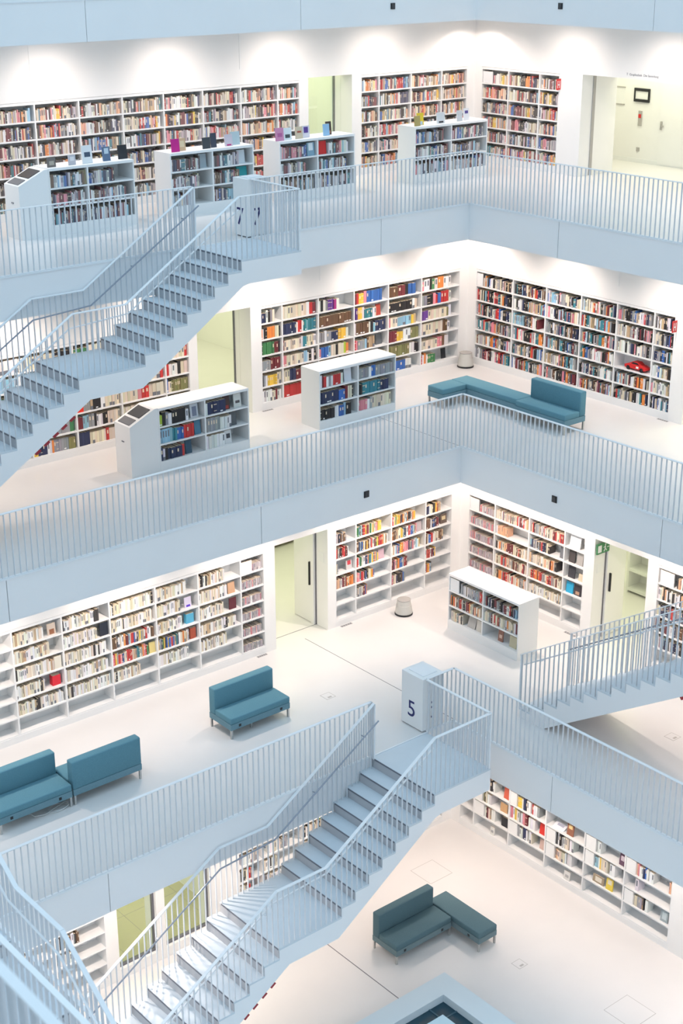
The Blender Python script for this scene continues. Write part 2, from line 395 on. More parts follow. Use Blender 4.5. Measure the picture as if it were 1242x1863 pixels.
# storey 7, right opening: steel post, cupboards on the back wall
y = -0.905
mb = MB(); mb.box(-4.46, -4.38, y - 0.01, y + 0.02, ZL[7], ZL[7] + DT); struct('trim_62', mb, M['vent'])
mb = MB(); mb.box(-5.15, -4.41, y - 0.12, y - 0.001, ZL[7], ZL[7] + CEIL); struct('wall_return', mb, M['wall'])
mb = MB(); mb.box(-5.15, -4.412, y, 1.95, ZL[7] + DT, ZL[7] + DT + 0.03); struct('ceiling', mb, M['wall'])
XB = WALL[7] - WT - 2.17
mb = MB(); mb.box(XB, XB + 0.02, -0.83, 0.15, ZL[7] + 0.03, ZL[7] + 2.1)
hd = MB(); hd.box(XB + 0.02, XB + 0.05, -0.80, -0.76, ZL[7] + 0.77, ZL[7] + 0.95); hd.box(XB + 0.05, XB + 0.065, -0.79, -0.70, ZL[7] + 0.84, ZL[7] + 0.87)
o = struct('door_6', mb, M['wall']); obj('door_handle', hd, M['vent'], o)
mb = MB(); mb.box(XB, XB + 0.03, 0.165, 1.2, ZL[7] + 0.03, ZL[7] + 2.1); struct('door_7', mb, M['wall'])
mb = MB(); mb.box(XB, XB + 0.012, -3.2, 3.5, ZL[7], ZL[7] + 0.09); struct('baseboard_back', mb, M['shelf'])
t = thing('picture_frame', 'black framed notice on the pale wall inside the upper right opening', 'picture frame', (XB, -1.375, ZL[7] + 1.31))
mb = MB(); mb.box(XB, XB + 0.04, -1.585, -1.165, ZL[7] + 1.31, ZL[7] + 1.37); mb.box(XB, XB + 0.04, -1.585, -1.165, ZL[7] + 1.54, ZL[7] + 1.60)
mb.box(XB, XB + 0.04, -1.585, -1.555, ZL[7] + 1.37, ZL[7] + 1.54); mb.box(XB, XB + 0.04, -1.195, -1.165, ZL[7] + 1.37, ZL[7] + 1.54); obj('frame', mb, M['dark'], t)
mb = MB(); mb.box(XB, XB + 0.02, -1.555, -1.195, ZL[7] + 1.37, ZL[7] + 1.54); obj('sheet', mb, M['white'], t)
t = thing('wall_rack', 'narrow pale sheet with clips on the wall left of the black framed notice', 'notice', (XB, -2.0, ZL[7] + 1.2))
mb = MB(); mb.box(XB, XB + 0.01, -2.10, -1.88, ZL[7] + 1.23, ZL[7] + 1.58); obj('sheet', mb, M['shelf'], t)
mb = MB(); mb.box(XB, XB + 0.025, -2.12, -1.86, ZL[7] + 1.58, ZL[7] + 1.60); mb.box(XB, XB + 0.025, -2.12, -1.86, ZL[7] + 1.21, ZL[7] + 1.23); obj('clip', mb, M['vent'], t)
t = thing('intercom_panel', 'slim grey panel with a red mark below the black framed notice', 'panel', (XB, -1.39, ZL[7] + 0.8))
mb = MB(); mb.box(XB, XB + 0.03, -1.435, -1.345, ZL[7] + 0.80, ZL[7] + 1.12); obj('panel', mb, M['vent'], t)
mb = MB(); mb.box(XB + 0.03, XB + 0.036, -1.425, -1.355, ZL[7] + 0.97, ZL[7] + 1.05); obj('mark', mb, M['red'], t)
mb = MB(); mb.box(XB, XB + 0.02, -1.44, -1.36, ZL[7] + 0.25, ZL[7] + 0.33); tag(obj('wall_socket', mb, M['vent']), 'small dark square socket low on the wall under the grey panel', 'socket')
t = thing('wall_lettering', 'small grey lettering on the white wall over the upper right opening', 'lettering', (-4.05, 0.65, ZL[7] + 2.1))
text('letters', 'T  Graphothek  Die Sammlung', 0.065, M['greytext'], t, (-4.048, 0.65, ZL[7] + 2.16), ROT_PX)
# storey 4: full-height glazing
for n, (a, b) in ((2, (8.19, 9.10)), (3, (9.27, 10.02))):
    mb = MB(); mb.box(a, b, WALL[4] - 0.09, WALL[4] - 0.08, ZL[4] + 0.245, ZL[4] + DT)
    o = struct('window_%d' % n, mb, M['glass'])
    f2 = MB(); f2.box(a, b, WALL[4] - 0.16, WALL[4] - 0.001, ZL[4], ZL[4] + 0.20, 1); f2.box(a, b, WALL[4] - 0.11, WALL[4] - 0.06, ZL[4] + 0.20, ZL[4] + 0.245); f2.box(a, a + 0.035, WALL[4] - 0.12, WALL[4] - 0.06, ZL[4] + 0.245, ZL[4] + DT)
    obj('window_frame', f2, [M['seam'], M['wall']], o)

# ------------------------------------------------------------------ railings
BAL = MB(); BAL.box(-0.005, 0.005, -0.014, 0.014, 0, 1)
bal_me = bpy.data.meshes.new('baluster'); bal_me.from_pydata(BAL.v, [], BAL.f); bal_me.materials.append(M['baluster']); bal_me.update()
def balusters(parent, items):
    """items: (x, y, zfoot, ztop, along_x). In view first, at most 100 as parts, the rest one part"""
    sc = []
    for it in items:
        px, py, d = proj((it[0], it[1], (it[2] + it[3])/2))
        inv = -30 < px < 1272 and -60 < py < 1923 and d > 0
        sc.append((0 if inv else 1, d, it))
    sc.sort(key=lambda q: (q[0], q[1])); base = wl(parent); rest = MB()
    for n, (_, _, (x, y, z0, z1, ax)) in enumerate(sc):
        if n < 100:
            o = bpy.data.objects.new('baluster', bal_me); COL.objects.link(o); o.parent = parent
            o.location = Vector((x, y, z0)) - base; o.scale = (1, 1, z1 - z0)
            if not ax: o.rotation_euler = (0, 0, R_(90))
        else:
            a, b = (0.005, 0.014) if ax else (0.014, 0.005)
            rest.box(x - a, x + a, y - b, y + b, z0, z1)
    if rest.v:
        o = obj('balusters', rest, M['baluster'], parent); o['kind'] = 'stuff'
def straight_rail(label, p, q, z, end_posts=(False, False)):
    p = Vector((p[0], p[1], z)); q = Vector((q[0], q[1], z)); d = q - p; L = d.length; d.normalize(); ax = abs(d.x) > 0.5
    t = thing('railing', label, 'railing', p)
    mb = MB(); mb.bar(p + Vector((0, 0, 0.994)), q + Vector((0, 0, 0.994)), 0.05, 0.012); obj('top_rail', mb, M['rail'], t)
    mb = MB(); mb.bar(p + Vector((0, 0, 0.018)), q + Vector((0, 0, 0.018)), 0.036, 0.008); obj('bottom_rail', mb, M['rail'], t)
    for e, pt in zip(end_posts, (p, q)):
        if e: mb = MB(); mb.bar(pt, pt + Vector((0, 0, 1.0)), 0.02, 0.05, side=(d.x, d.y, 0)); obj('post', mb, M['rail'], t)
    n = int(L/0.1)
    balusters(t, [(*(p + d*(0.05 + 0.1*i)).to_tuple()[:2], z + 0.02, z + 0.99, ax) for i in range(n)])
    return t
SX0, SX1 = 5.12, 6.34         # landing of the stairs along the left edges
i_ = 0.02
for k, nm in ((7, 'upper storey by the pillar marked seven'), (5, 'lower storey by the teal sofas')):
    v = VOID[k] - i_
    straight_rail('railing from the gallery corner to the landing, %s' % nm, (v, v), (SX0, v), ZL[k])
    straight_rail('long railing along the left gallery edge, %s' % nm, (SX1, v), (SPAN - v, v), ZL[k], (True, False))
    straight_rail('railing along the right gallery edge, %s' % nm, (v, v), (v, SPAN - v), ZL[k])
v = VOID[6] - i_
straight_rail('railing along the left gallery edge between the 5 and 7 storeys', (v, v), (SPAN - v, v), ZL[6])
straight_rail('railing along the right gallery edge between the 5 and 7 storeys', (v, v), (v, 11.8), ZL[6])
straight_rail('blurred railing crossing the bottom left corner, upper of the two solid bands', (SPAN - v, 6.35), (SPAN - v, SPAN - v), ZL[6])
v = VOID[7] - i_
straight_rail('most blurred railing in the bottom left corner, lowest of the bands', (SPAN - v, v), (SPAN - v, SPAN - v), ZL[7])
v = VOID[5] - i_
straight_rail('railing along the near left edge of the storey with the 5 pillar', (SPAN - v, v), (SPAN - v, SPAN - v), 0.0)

# ------------------------------------------------------------------ stairs
RIS = H/22
UP = [6.34 + 0.269*i for i in range(8)]              # nosings of the upper flight, landing first
MIDN = 9.41                                          # nosing of the middle landing
LOW = [MIDN + 0.277*i for i in range(14)]            # nosings of the lower flight, middle landing first
def tread_z(s):
    if s <= UP[0]: return 0.0
    for i in range(1, 8):
        if s <= UP[i]: return -RIS*i
    if s <= MIDN: return -RIS*8
    for i in range(1, 14):
        if s <= LOW[i]: return -RIS*(8 + i)
    return -H
def nose_z(s):
    if s <= 6.34: return 0.0
    if s <= 8.50: return -RIS*8*(s - 6.34)/(8.50 - 6.34)
    if s <= 9.42: return -RIS*8
    return -RIS*8 - (s - 9.42)*RIS/0.277
BOT = LOW[-1] + 0.0                                  # foot of the flight
def stair(label, rail_labels, ztop, W, fn, ax, s_from=SX0, s_rail=None, markers=(), back_rail=True):
    """fn(s, w, z) -> world; s runs downhill, w = 0 at the gallery side, W at the well side"""
    root = thing('staircase', label, 'staircase', fn(MIDN, W/2, ztop - H))
    top = []
    prof = [(s_from, -0.03), (UP[0] - 0.012, -0.03)]
    nos = [(u, -RIS*i) for i, u in enumerate(UP)] + [(l, -RIS*(8 + i)) for i, l in enumerate(LOW)]
    for (s, z), (s2, z2) in zip(nos[:-1], nos[1:]):
        prof += [(s - 0.012, z - 0.03), (s - 0.012, z2 - 0.03)]
    prof += [(BOT - 0.012, nos[-1][1] - 0.03), (BOT - 0.012, -H + 0.001), (12.45, -H + 0.001), (9.22, -1.74), (8.28, -1.74), (6.32, -0.43), (6.20, -0.40), (s_from, -0.40)]
    mb = MB(); mb.prism(prof, lambda a, b, t: fn(a, t, ztop + b), 0.0, W); obj('carriage', mb, M['fascia'], root)
    def slab(name, s0, s1, z, mt=M['tread']):
        mb = MB()
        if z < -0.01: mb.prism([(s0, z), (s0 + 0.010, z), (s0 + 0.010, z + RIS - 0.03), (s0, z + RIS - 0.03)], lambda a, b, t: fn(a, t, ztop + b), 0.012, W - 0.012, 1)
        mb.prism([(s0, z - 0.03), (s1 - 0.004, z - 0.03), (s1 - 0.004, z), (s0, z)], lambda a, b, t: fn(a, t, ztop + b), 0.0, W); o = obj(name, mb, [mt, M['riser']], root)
        mb = MB(); mb.prism([(s1 - 0.004, z - 0.030), (s1 + 0.003, z - 0.030), (s1 + 0.003, z - 0.006), (s1 - 0.004, z - 0.006)], lambda a, b, t: fn(a, t, ztop + b), 0.04, W - 0.02); obj('nosing', mb, M['nosing'], o)
    slab('landing', s_from, UP[0], 0.0)
    for i in range(1, 8): slab('step', UP[i - 1] - 0.012, UP[i], -RIS*i)
    slab('landing', UP[7] - 0.012, MIDN, -RIS*8)
    for i in range(1, 14): slab('step', LOW[i - 1] - 0.012, LOW[i], -RIS*(8 + i))
    if markers:
        mb = MB()
        for s in markers:
            zb = -1.74 - (s - 9.22)*(H - 1.74)/(12.45 - 9.22)
            mb.prism([(s, zb - 0.001), (s + 0.085, zb - 0.055), (s + 0.055, zb - 0.095), (s - 0.03, zb - 0.04)], lambda a, b, t: fn(a, t, ztop + b), W - 0.05, W - 0.005)
        obj('warning_strip', mb, M['darkred'], root)
    # railings on both sides
    for side, lab in zip((0, 1), rail_labels):
        if side == 0 and not back_rail: continue
        wv = 0.05 if side == 0 else W - 0.02
        s0 = UP[0] if side == 0 else s_from + 0.02
        if s_rail is not None and s0 < s_rail: s0 = s_rail
        t = thing('stair_railing', lab, 'railing', fn(s0, wv, ztop))
        ks = sorted([q for q in (s0, 6.34, 8.50, 9.42, BOT + 0.02) if q >= s0])
        mb = MB()
        for a, b in zip(ks[:-1], ks[1:]):
            if b - a > 1e-3: mb.bar(fn(a, wv, ztop + nose_z(a) + 0.994), fn(b, wv, ztop + nose_z(b) + 0.994), 0.05, 0.014)
        obj('top_rail', mb, M['rail'], t)
        hw = wv + (0.07 if side == 0 else -0.07)
        ks2 = sorted([q for q in (6.30, 8.42, 9.45, BOT) if q >= s0 - 0.1]); off = 0.70 if side == 0 else 0.78
        mb = MB(); mb.tube([fn(q, hw, ztop + nose_z(q) + off) for q in ks2], 0.013)
        for q in np.arange(6.6, BOT, 1.0): mb.bar(fn(q, hw, ztop + nose_z(q) + off - 0.015), fn(q, wv, ztop + nose_z(q) + off - 0.015), 0.015, 0.015)
        obj('handrail', mb, M['handrail'] if side == 0 else M['rail'], t)
        for q in ([s0] if side == 0 else []) + [BOT]:
            mb = MB(); mb.bar(fn(q, wv, ztop + max(tread_z(q) - 0.02, -H)), fn(q, wv, ztop + nose_z(q) + 0.99), 0.02, 0.05, side=(1, 0, 0) if ax else (0, 1, 0)); obj('post', mb, M['rail'], t)
        items = []
        if side == 1 and s_rail is None:      # return across the head of the landing
            p, q = fn(s_from + 0.02, 0.0, ztop), fn(s_from + 0.02, W - 0.02, ztop)
            mb = MB(); mb.bar(Vector(p) + Vector((0, 0, 0.994)), Vector(q) + Vector((0, 0, 0.994)), 0.05, 0.014); obj('top_rail', mb, M['rail'], t)
            for i in range(int(W/0.1)):
                a = fn(s_from + 0.02, 0.05 + 0.1*i, ztop); items.append((a[0], a[1], ztop - 0.01, ztop + 0.988, not ax))
            mb = MB(); mb.bar(fn(s_from + 0.02, W - 0.02, ztop - 0.05), fn(s_from + 0.02, W - 0.02, ztop + 1.0), 0.03, 0.03); obj('post', mb, M['rail'], t)
        for s in np.arange(s0 + 0.06, BOT, 0.1):
            a = fn(float(s), wv, 0); drop = 0.03 if side == 1 else 0.02
            items.append((a[0], a[1], ztop + tread_z(float(s)) - (drop if s < BOT - 0.1 else 0), ztop + nose_z(float(s)) + 0.988, ax))
        balusters(t, items)
    return root
y5 = VOID[5]
stair('white staircase with grey risers climbing to the pillar marked 5, in the foreground', ('gallery-side railing with dark handrail on the foreground stair to the 5 pillar', 'well-side railing on the foreground stair and landing of the 5 pillar'),
      0.0, 1.49, lambda s, w_, z: (s, y5 + w_, z), True, markers=(9.50, 9.66, 9.83, 9.99, 10.15, 10.31))
stair('white staircase climbing to the pillar marked 7, at the upper left', ('gallery-side railing with dark handrail on the stair to the 7 pillar', 'well-side railing on the stair and landing of the 7 pillar'),
      ZL[7], 1.31, lambda s, w_, z: (s, w_, z), True, markers=(9.52, 9.67, 9.82, 9.98, 10.14))
stair('white staircase rising to the right behind the right gallery edge of the 5 storey', ('wall-side railing on the stair rising at the right', 'well-side railing with tall balusters on the stair rising at the right'),
      ZL[6], 1.30, lambda s, w_, z: (VOID[6] + w_, SPAN - s, z), False, s_rail=6.34, markers=(9.68, 9.50))
stair('blurred staircase in the bottom left corner, descending towards the viewer', ('gallery-side railing of the blurred bottom left stair', 'sloping well-side railing of the blurred bottom left stair, topmost of the bands'),
      ZL[6], 1.30, lambda s, w_, z: (SPAN - VOID[6] - w_, s, z), False, s_rail=6.34, back_rail=False)

# ------------------------------------------------------------------ numbered pillars
def pillar(k, y0, y1):
    z = ZL[k]; x0, x1 = 4.72, 5.19
    t = thing('number_pillar', 'white waist-high pillar marked %d at the head of the stair' % k, 'pillar', (x0, y0, z))
    mb = MB(); mb.box(x0, x1, y0, y1, z + 0.02, z + 0.985); obj('body', mb, M['shelf'], t, bevel=0.004)
    mb = MB(); mb.box(x0 + 0.02, x1 - 0.02, y0 + 0.02, y1 - 0.02, z, z + 0.02); obj('plinth', mb, M['nosing'], t)
    mb = MB(); mb.box(x0 + 0.08, x1 - 0.08, y0 + 0.08, y1 - 0.08, z + 0.985, z + 1.0); obj('lid', mb, M['rail'], t, bevel=0.003)
    text('numeral', str(k), 0.42, M['number'], t, (x1 + 0.002, (y0 + y1)/2 - 0.01, z + 0.33), ROT_PX)
    if k == 7: text('numeral', str(k), 0.42, M['number'], t, ((x0 + x1)/2 + 0.03, y1 + 0.002, z + 0.33), ROT_PY)
    else:
        mb = MB()
        for zz in (0.26, 0.42, 0.53): mb.lathe([(0.0, 0), (0.001, 0.001)], x0 + 0.2, y1, 4)
        for zz, xx in ((0.22, 0.24), (0.40, 0.24), (0.49, 0.24)): mb.box(x0 + xx, x0 + xx + 0.035, y1, y1 + 0.003, z + zz, z + zz + 0.035)
        mb.box(x0 + 0.31, x0 + 0.325, y1, y1 + 0.003, z + 0.22, z + 0.27); mb.box(x0 + 0.31, x0 + 0.325, y1, y1 + 0.003, z + 0.36, z + 0.52)
        obj('tactile_marks', mb, M['number'], t)
pillar(5, 3.97, 4.54 - 0.05); pillar(7, -0.45, -0.06)

# ------------------------------------------------------------------ black square fittings on the gallery edges
def fitting(axis, c, t_, z, label):
    t = thing('edge_fitting', label, 'fitting', (t_, c, z) if axis == 'y' else (c, t_, z), 'black square fittings on the gallery edges')
    mb, m2 = MB(), MB()
    if axis == 'y': mb.box(t_ - 0.055, t_ + 0.055, c, c + 0.015, z - 0.058, z + 0.058); m2.box(t_ - 0.035, t_ + 0.035, c + 0.015, c + 0.022, z - 0.04, z + 0.04)
    else: mb.box(c, c + 0.015, t_ - 0.055, t_ + 0.055, z - 0.058, z + 0.058); m2.box(c + 0.015, c + 0.022, t_ - 0.035, t_ + 0.035, z - 0.04, z + 0.04)
    obj('plate', mb, M['dark'], t); obj('lens', m2, M['screen'], t)
fitting('y', VOID[6], 4.51, 3.444, 'black square fitting on the left edge over the 5 storey')
fitting('x', VOID[6], 4.532, 3.46, 'black square fitting on the right edge over the 5 storey')
fitting('y', VOID[8], -0.376, 11.055, 'black square fitting on the topmost edge, left of the corner')
fitting('x', VOID[8], -0.351, 11.063, 'black square fitting on the topmost edge, right of the corner')

# ------------------------------------------------------------------ bookcases
unit = MB(); unit.box(0, 1, 0, 1, 0, 1)
def unit_mesh(m):
    me = bpy.data.meshes.new('board'); me.from_pydata(unit.v, [], unit.f); me.materials.append(m); me.update(); return me
board_me = unit_mesh(M['shelf'])
def board(name, parent, x0, x1, y0, y1, z0, z1):
    o = bpy.data.objects.new(name, board_me); COL.objects.link(o); o.parent = parent
    o.location = Vector((x0, y0, z0)) - wl(parent); o.scale = (x1 - x0, y1 - y0, z1 - z0); return o
ROW0, PITCH_, BT = 0.132, 0.3125, 0.026
DEP = 0.30
CASES = {}
def case(key, k, side, ticks, label, rows=6, front=None, row0=ROW0, top=None, depth=DEP, ends=(True, True), back=True):
    """ticks: positions of the uprights along the wall; front = coordinate of the front plane"""
    z = ZL[k]; f = WALL[k] if front is None else front
    a, b = min(ticks), max(ticks)
    def P(u0, u1, d0, d1): return (u0, u1, f - d1, f - d0) if side == 'left' else (f - d1, f - d0, u0, u1)
    t = thing('bookcase', label, 'bookcase', (a, f - depth/2, z) if side == 'left' else (f - depth/2, a, z))
    zt = row0 + PITCH_*rows
    top = zt + BT/2 + 0.02 if top is None else top
    board('plinth', t, *P(a - E_, b + E_, 0.0, depth), z, z + row0 - BT/2)
    board('top', t, *P(a - E_, b + E_, 0.0, depth), z + zt - BT/2, z + top)
    if back: board('back_panel', t, *P(a - E_, b + E_, depth, depth + 0.02), z, z + top)
    for n, u in enumerate(sorted(ticks)):
        if u == a: q = P(u - E_, u, 0, depth)
        elif u == b: q = P(u, u + E_, 0, depth)
        else: q = P(u - 0.014, u + 0.014, 0.002, depth)
        board('upright', t, *q, z + row0 - BT/2, z + zt - BT/2)
    st = sorted(ticks)
    for u0, u1 in zip(st[:-1], st[1:]):
        i0 = 0 if u0 == a else 0.014; i1 = 0 if u1 == b else 0.014
        for r in range(0, rows):
            board('shelf', t, *P(u0 + i0, u1 - i1, 0.004, depth), z + row0 + PITCH_*r - BT/2, z + row0 + PITCH_*r + BT/2)
    # bays in image order, left to right; inner extents
    bays = []
    for n, (u0, u1) in enumerate(zip(st[:-1], st[1:])):
        bays.append((u0 + (0 if u0 == a else 0.014), u1 - (0 if u1 == b else 0.014)))
    if side == 'left': bays = bays[::-1]
    CASES[key] = dict(k=k, side=side, f=f, bays=bays, rows=rows, z=z, row0=row0, label=label, depth=depth)
    return t
case('7A', 7, 'left', [0.895, 1.432, 2.344, 3.245, 4.146, 5.053, 5.975, 6.878, 7.79, 8.70], 'long white built-in bookcase on the left wall of the top storey')
case('7B', 7, 'left', [-3.81, -3.06, -2.163, -1.254, -0.766], 'white built-in bookcase between the pale green door and the corner, top storey')
case('7R', 7, 'right', [-3.81, -3.017, -2.105, -1.55], 'white built-in bookcase on the right wall of the top storey')
case('6L', 6, 'left', [-1.555, -0.480, 0.430, 1.340, 2.254, 3.145, 3.645], 'white built-in bookcase left of the corner on the middle storey')
case('6F', 6, 'left', [5.32, 5.83, 6.78, 7.72, 8.62, 9.52, 10.40], 'white built-in bookcase half hidden behind the stair to the 7 pillar')
case('6R', 6, 'right', [-1.545, -0.491, 0.424, 1.353, 2.261, 3.165, 3.64], 'white built-in bookcase right of the corner on the middle storey')
case('5L', 5, 'left', [5.40, 5.907, 6.827, 7.714, 8.632, 9.541, 10.453, 11.37], 'long white built-in bookcase on the left wall behind the teal sofas')
case('5C', 5, 'left', [0.70, 1.399, 2.298, 3.199, 3.69], 'white built-in bookcase between the open door and the corner on the 5 storey')
case('5R', 5, 'right', [0.70, 1.406, 2.320, 3.230, 3.72], 'white built-in bookcase behind the low white bookcase on the 5 storey')
case('5E', 5, 'right', [5.444, 6.36, 7.27, 8.18], 'white built-in bookcase at the right edge behind the stair railing')
case('4R', 4, 'right', [2.70, 3.06, 3.98, 4.90, 5.83, 6.75, 7.76], 'white cubby bookcase along the right wall of the lowest storey')
case('4L', 4, 'left', [2.70, 3.40, 4.31, 5.22, 6.13, 7.04, 7.55], 'white built-in bookcase seen through the foreground stair railing')
case('4F', 4, 'left', [10.26, 11.17, 12.08, 12.99], 'white bookcase at the bottom left beside the green glazing')
# free-standing low cases
LOW0 = 0.17
case('71', 7, 'left', [5.97, 6.88, 7.62], 'low white bookcase with a catalogue desk, leftmost on the top storey', rows=3, front=-2.34, row0=LOW0, depth=0.50)
case('72', 7, 'left', [3.24, 4.15, 5.06], 'low white bookcase with a magenta book on top, second from left', rows=3, front=-2.50, row0=LOW0, depth=0.50)
case('73', 7, 'left', [0.80, 1.71, 2.62], 'low white bookcase with a pink and a blue book on top', rows=3, front=-2.45, row0=LOW0, depth=0.50)
case('74', 7, 'left', [-2.82, -1.80, -0.80], 'low white bookcase with yellow books on top, nearest the top corner', rows=3, front=-2.40, row0=LOW0, depth=0.50)
case('61', 6, 'left', [5.20, 6.12, 7.06], 'low white bookcase joined to a sloping catalogue desk on the middle storey', rows=3, front=-0.17, row0=LOW0 - 0.02, depth=0.48)
case('62', 6, 'left', [1.72, 2.64, 3.56], 'low white bookcase standing in front of the encyclopaedias, middle storey', rows=3, front=-0.15, row0=LOW0 - 0.02, depth=0.52)
case('51', 5, 'right', [1.87, 2.76, 3.66], 'low white bookcase standing on the 5 storey floor near the corner', rows=3, front=2.09, row0=LOW0, depth=0.50)
case('5X', 5, 'left', [2.2, 3.0], 'small white shelf unit inside the right-hand doorway of the 5 storey', rows=2, front=2.99, row0=0.35, depth=0.35) if False else None
def console(k, x0, x1, f, depth, label):
    z = ZL[k]; t = thing('catalogue_desk', label, 'desk', ((x0 + x1)/2, f - depth/2, z))
    zt = 1.13; zl = 0.90; xs = x0 + (x1 - x0)*0.12
    fn = lambda a, b, y: (a, y, z + b)
    mb = MB(); mb.prism([(x0, 0.0), (x1, 0.0), (x1, zl), (xs, zt), (x0, zt)], fn, f - depth, f); obj('body', mb, M['shelf'], t)
    def P(u, o=0.0): # point on slope, u 0..1
        return (xs + (x1 - xs)*u, zt + (zl - zt)*u + o)
    for name, u0, u1, y0, y1, m in (('screen', 0.10, 0.55, 0.12, 0.88, 'screen'), ('keyboard', 0.66, 0.94, 0.14, 0.86, 'keys')):
        mb = MB(); mb.prism([P(u0, 0.001), P(u1, 0.001), P(u1, 0.012), P(u0, 0.012)], fn, f - depth*y1, f - depth*y0); obj(name, mb, M[m], t)
    mb = MB(); mb.box(x1, x1 + 0.012, f - depth*0.55, f - depth*0.40, z + 0.60, z + 0.615); obj('lock', mb, M['nosing'], t)
console(7, 7.645, 8.22, -2.34, 0.50, 'white catalogue desk with sloping screen, top storey, far left')
console(6, 7.085, 7.66, -0.17, 0.48, 'white catalogue desk with sloping screen and keyboard, middle storey')
t = thing('furniture', 'stand-in for shaded cabinet at the back of the room inside the open left door', 'furniture', (2.5, -3.4, 0))  # dark box stands in for shaded furniture, the shade put into its colours
mb = MB(); mb.box(1.5, 3.4, -3.9, -3.4, 0.06, 0.85); obj('body', mb, M['olive'], t)
for a in (1.52, 2.47): mb = MB(); mb.box(a, a + 0.91, -3.4, -3.385, 0.08, 0.83); obj('door', mb, M['keys'], t)
for a in (1.55, 3.35):
    for b in (-3.85, -3.45): mb = MB(); mb.box(a - 0.02, a + 0.02, b - 0.02, b + 0.02, 0, 0.06); obj('leg', mb, M['steel'], t)
# the shelf unit glimpsed inside the right-hand doorway
t = thing('shelf_unit', 'pale shelf unit with a yellow item inside the right-hand doorway', 'shelf unit', (-1.9, 3.2, 0))
mb = MB(); mb.box(-2.2, -1.83, 2.93, 2.98, 0, 1.9); obj('side_panel', mb, M['shelf'], t)
for zz in (0.08, 0.50, 0.98): mb = MB(); mb.box(-2.2, -1.83, 2.98, 3.85, zz - 0.03, zz + 0.03); obj('shelf', mb, M['shelf'], t)
mb = MB(); mb.box(-2.22, -2.2, 2.93, 3.85, 0, 1.9); obj('back_panel', mb, M['shelf'], t)
mb = MB(); mb.box(-2.0, -1.86, 3.42, 3.56, 1.01, 1.22); tag(obj('yellow_box', mb, mat('yellow_card', (0.75, 0.55, 0.02), 0.6)), 'bright yellow box on the shelf unit inside the right-hand doorway', 'box')
mb = MB(); mb.box(-2.05, -1.86, 3.05, 3.3, 1.01, 1.12); tag(obj('book', mb, M['shelf']), 'pale stack of papers on the shelf inside the right-hand doorway', 'papers')

# ------------------------------------------------------------------ books
RND = random.Random(11)
CC = {'w': ((0.80, 0.80, 0.79), 'white'), 'c': ((0.74, 0.66, 0.52), 'cream'), 't': ((0.50, 0.36, 0.22), 'tan'), 'y': ((0.80, 0.52, 0.06), 'yellow'),
      'o': ((0.78, 0.25, 0.05), 'orange'), 'r': ((0.55, 0.03, 0.03), 'red'), 'd': ((0.17, 0.02, 0.03), 'maroon'), 'p': ((0.72, 0.25, 0.30), 'pink'),
      'm': ((0.40, 0.03, 0.20), 'magenta'), 'v': ((0.12, 0.04, 0.25), 'violet'), 'n': ((0.018, 0.03, 0.09), 'navy'), 'b': ((0.03, 0.13, 0.42), 'blue'),
      's': ((0.28, 0.50, 0.64), 'sky-blue'), 'e': ((0.03, 0.21, 0.26), 'teal'), 'g': ((0.05, 0.22, 0.08), 'green'), 'l': ((0.40, 0.58, 0.05), 'lime'),
      'u': ((0.22, 0.21, 0.08), 'olive'), 'h': ((0.14, 0.07, 0.035), 'brown'), 'k': ((0.012, 0.012, 0.015), 'black'), 'a': ((0.30, 0.31, 0.33), 'grey'),
      'q': ((0.50, 0.44, 0.47), 'mauve'), 'f': ((0.80, 0.45, 0.28), 'peach')}
PAL = {'seven': 'wwwwwwccccccccqqpprrddofnnkkkbsatyhfe', 'six': 'wwwwwcckkkkknnaaahqrbsptoed', 'cream': 'wwwwwwwccccccccwkct' , 'colour': 'wcccyyorrdknbestpahgw',
       'disc': 'qqqqqqaapwqq', 'reds': 'ccccwroddrkhaqcf', 'dusk': 'wwcaaqkkdnhrs', 'peach': 'wfffcwk', 'four': 'wwwwccckkaawr', 'fore': 'wwwckkaah', 'low7': 'wwwsaqqknndpdehcb', 'mixed': 'cwccknrbgyhaeud'}
ORD = ['first', 'second', 'third', 'fourth', 'fifth', 'sixth', 'seventh', 'eighth', 'ninth', 'tenth', 'eleventh', 'twelfth']
for a in ('thirteenth fourteenth fifteenth sixteenth seventeenth eighteenth nineteenth twentieth').split(): ORD.append(a)
for a in ORD[:9]: ORD.append('twenty-' + a)
ORD.append('thirtieth')
for a in ORD[:9]: ORD.append('thirty-' + a)
ORD += ['fortieth'] + ['forty-' + a for a in ORD[:9]]
BOOKS = []
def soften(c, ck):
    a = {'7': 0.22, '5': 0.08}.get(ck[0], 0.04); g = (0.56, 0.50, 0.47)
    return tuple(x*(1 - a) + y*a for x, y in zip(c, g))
def vary(c):
    f = RND.uniform(0.82, 1.15); return tuple(min(0.86, max(0.008, x*f*RND.uniform(0.93, 1.07))) for x in c)
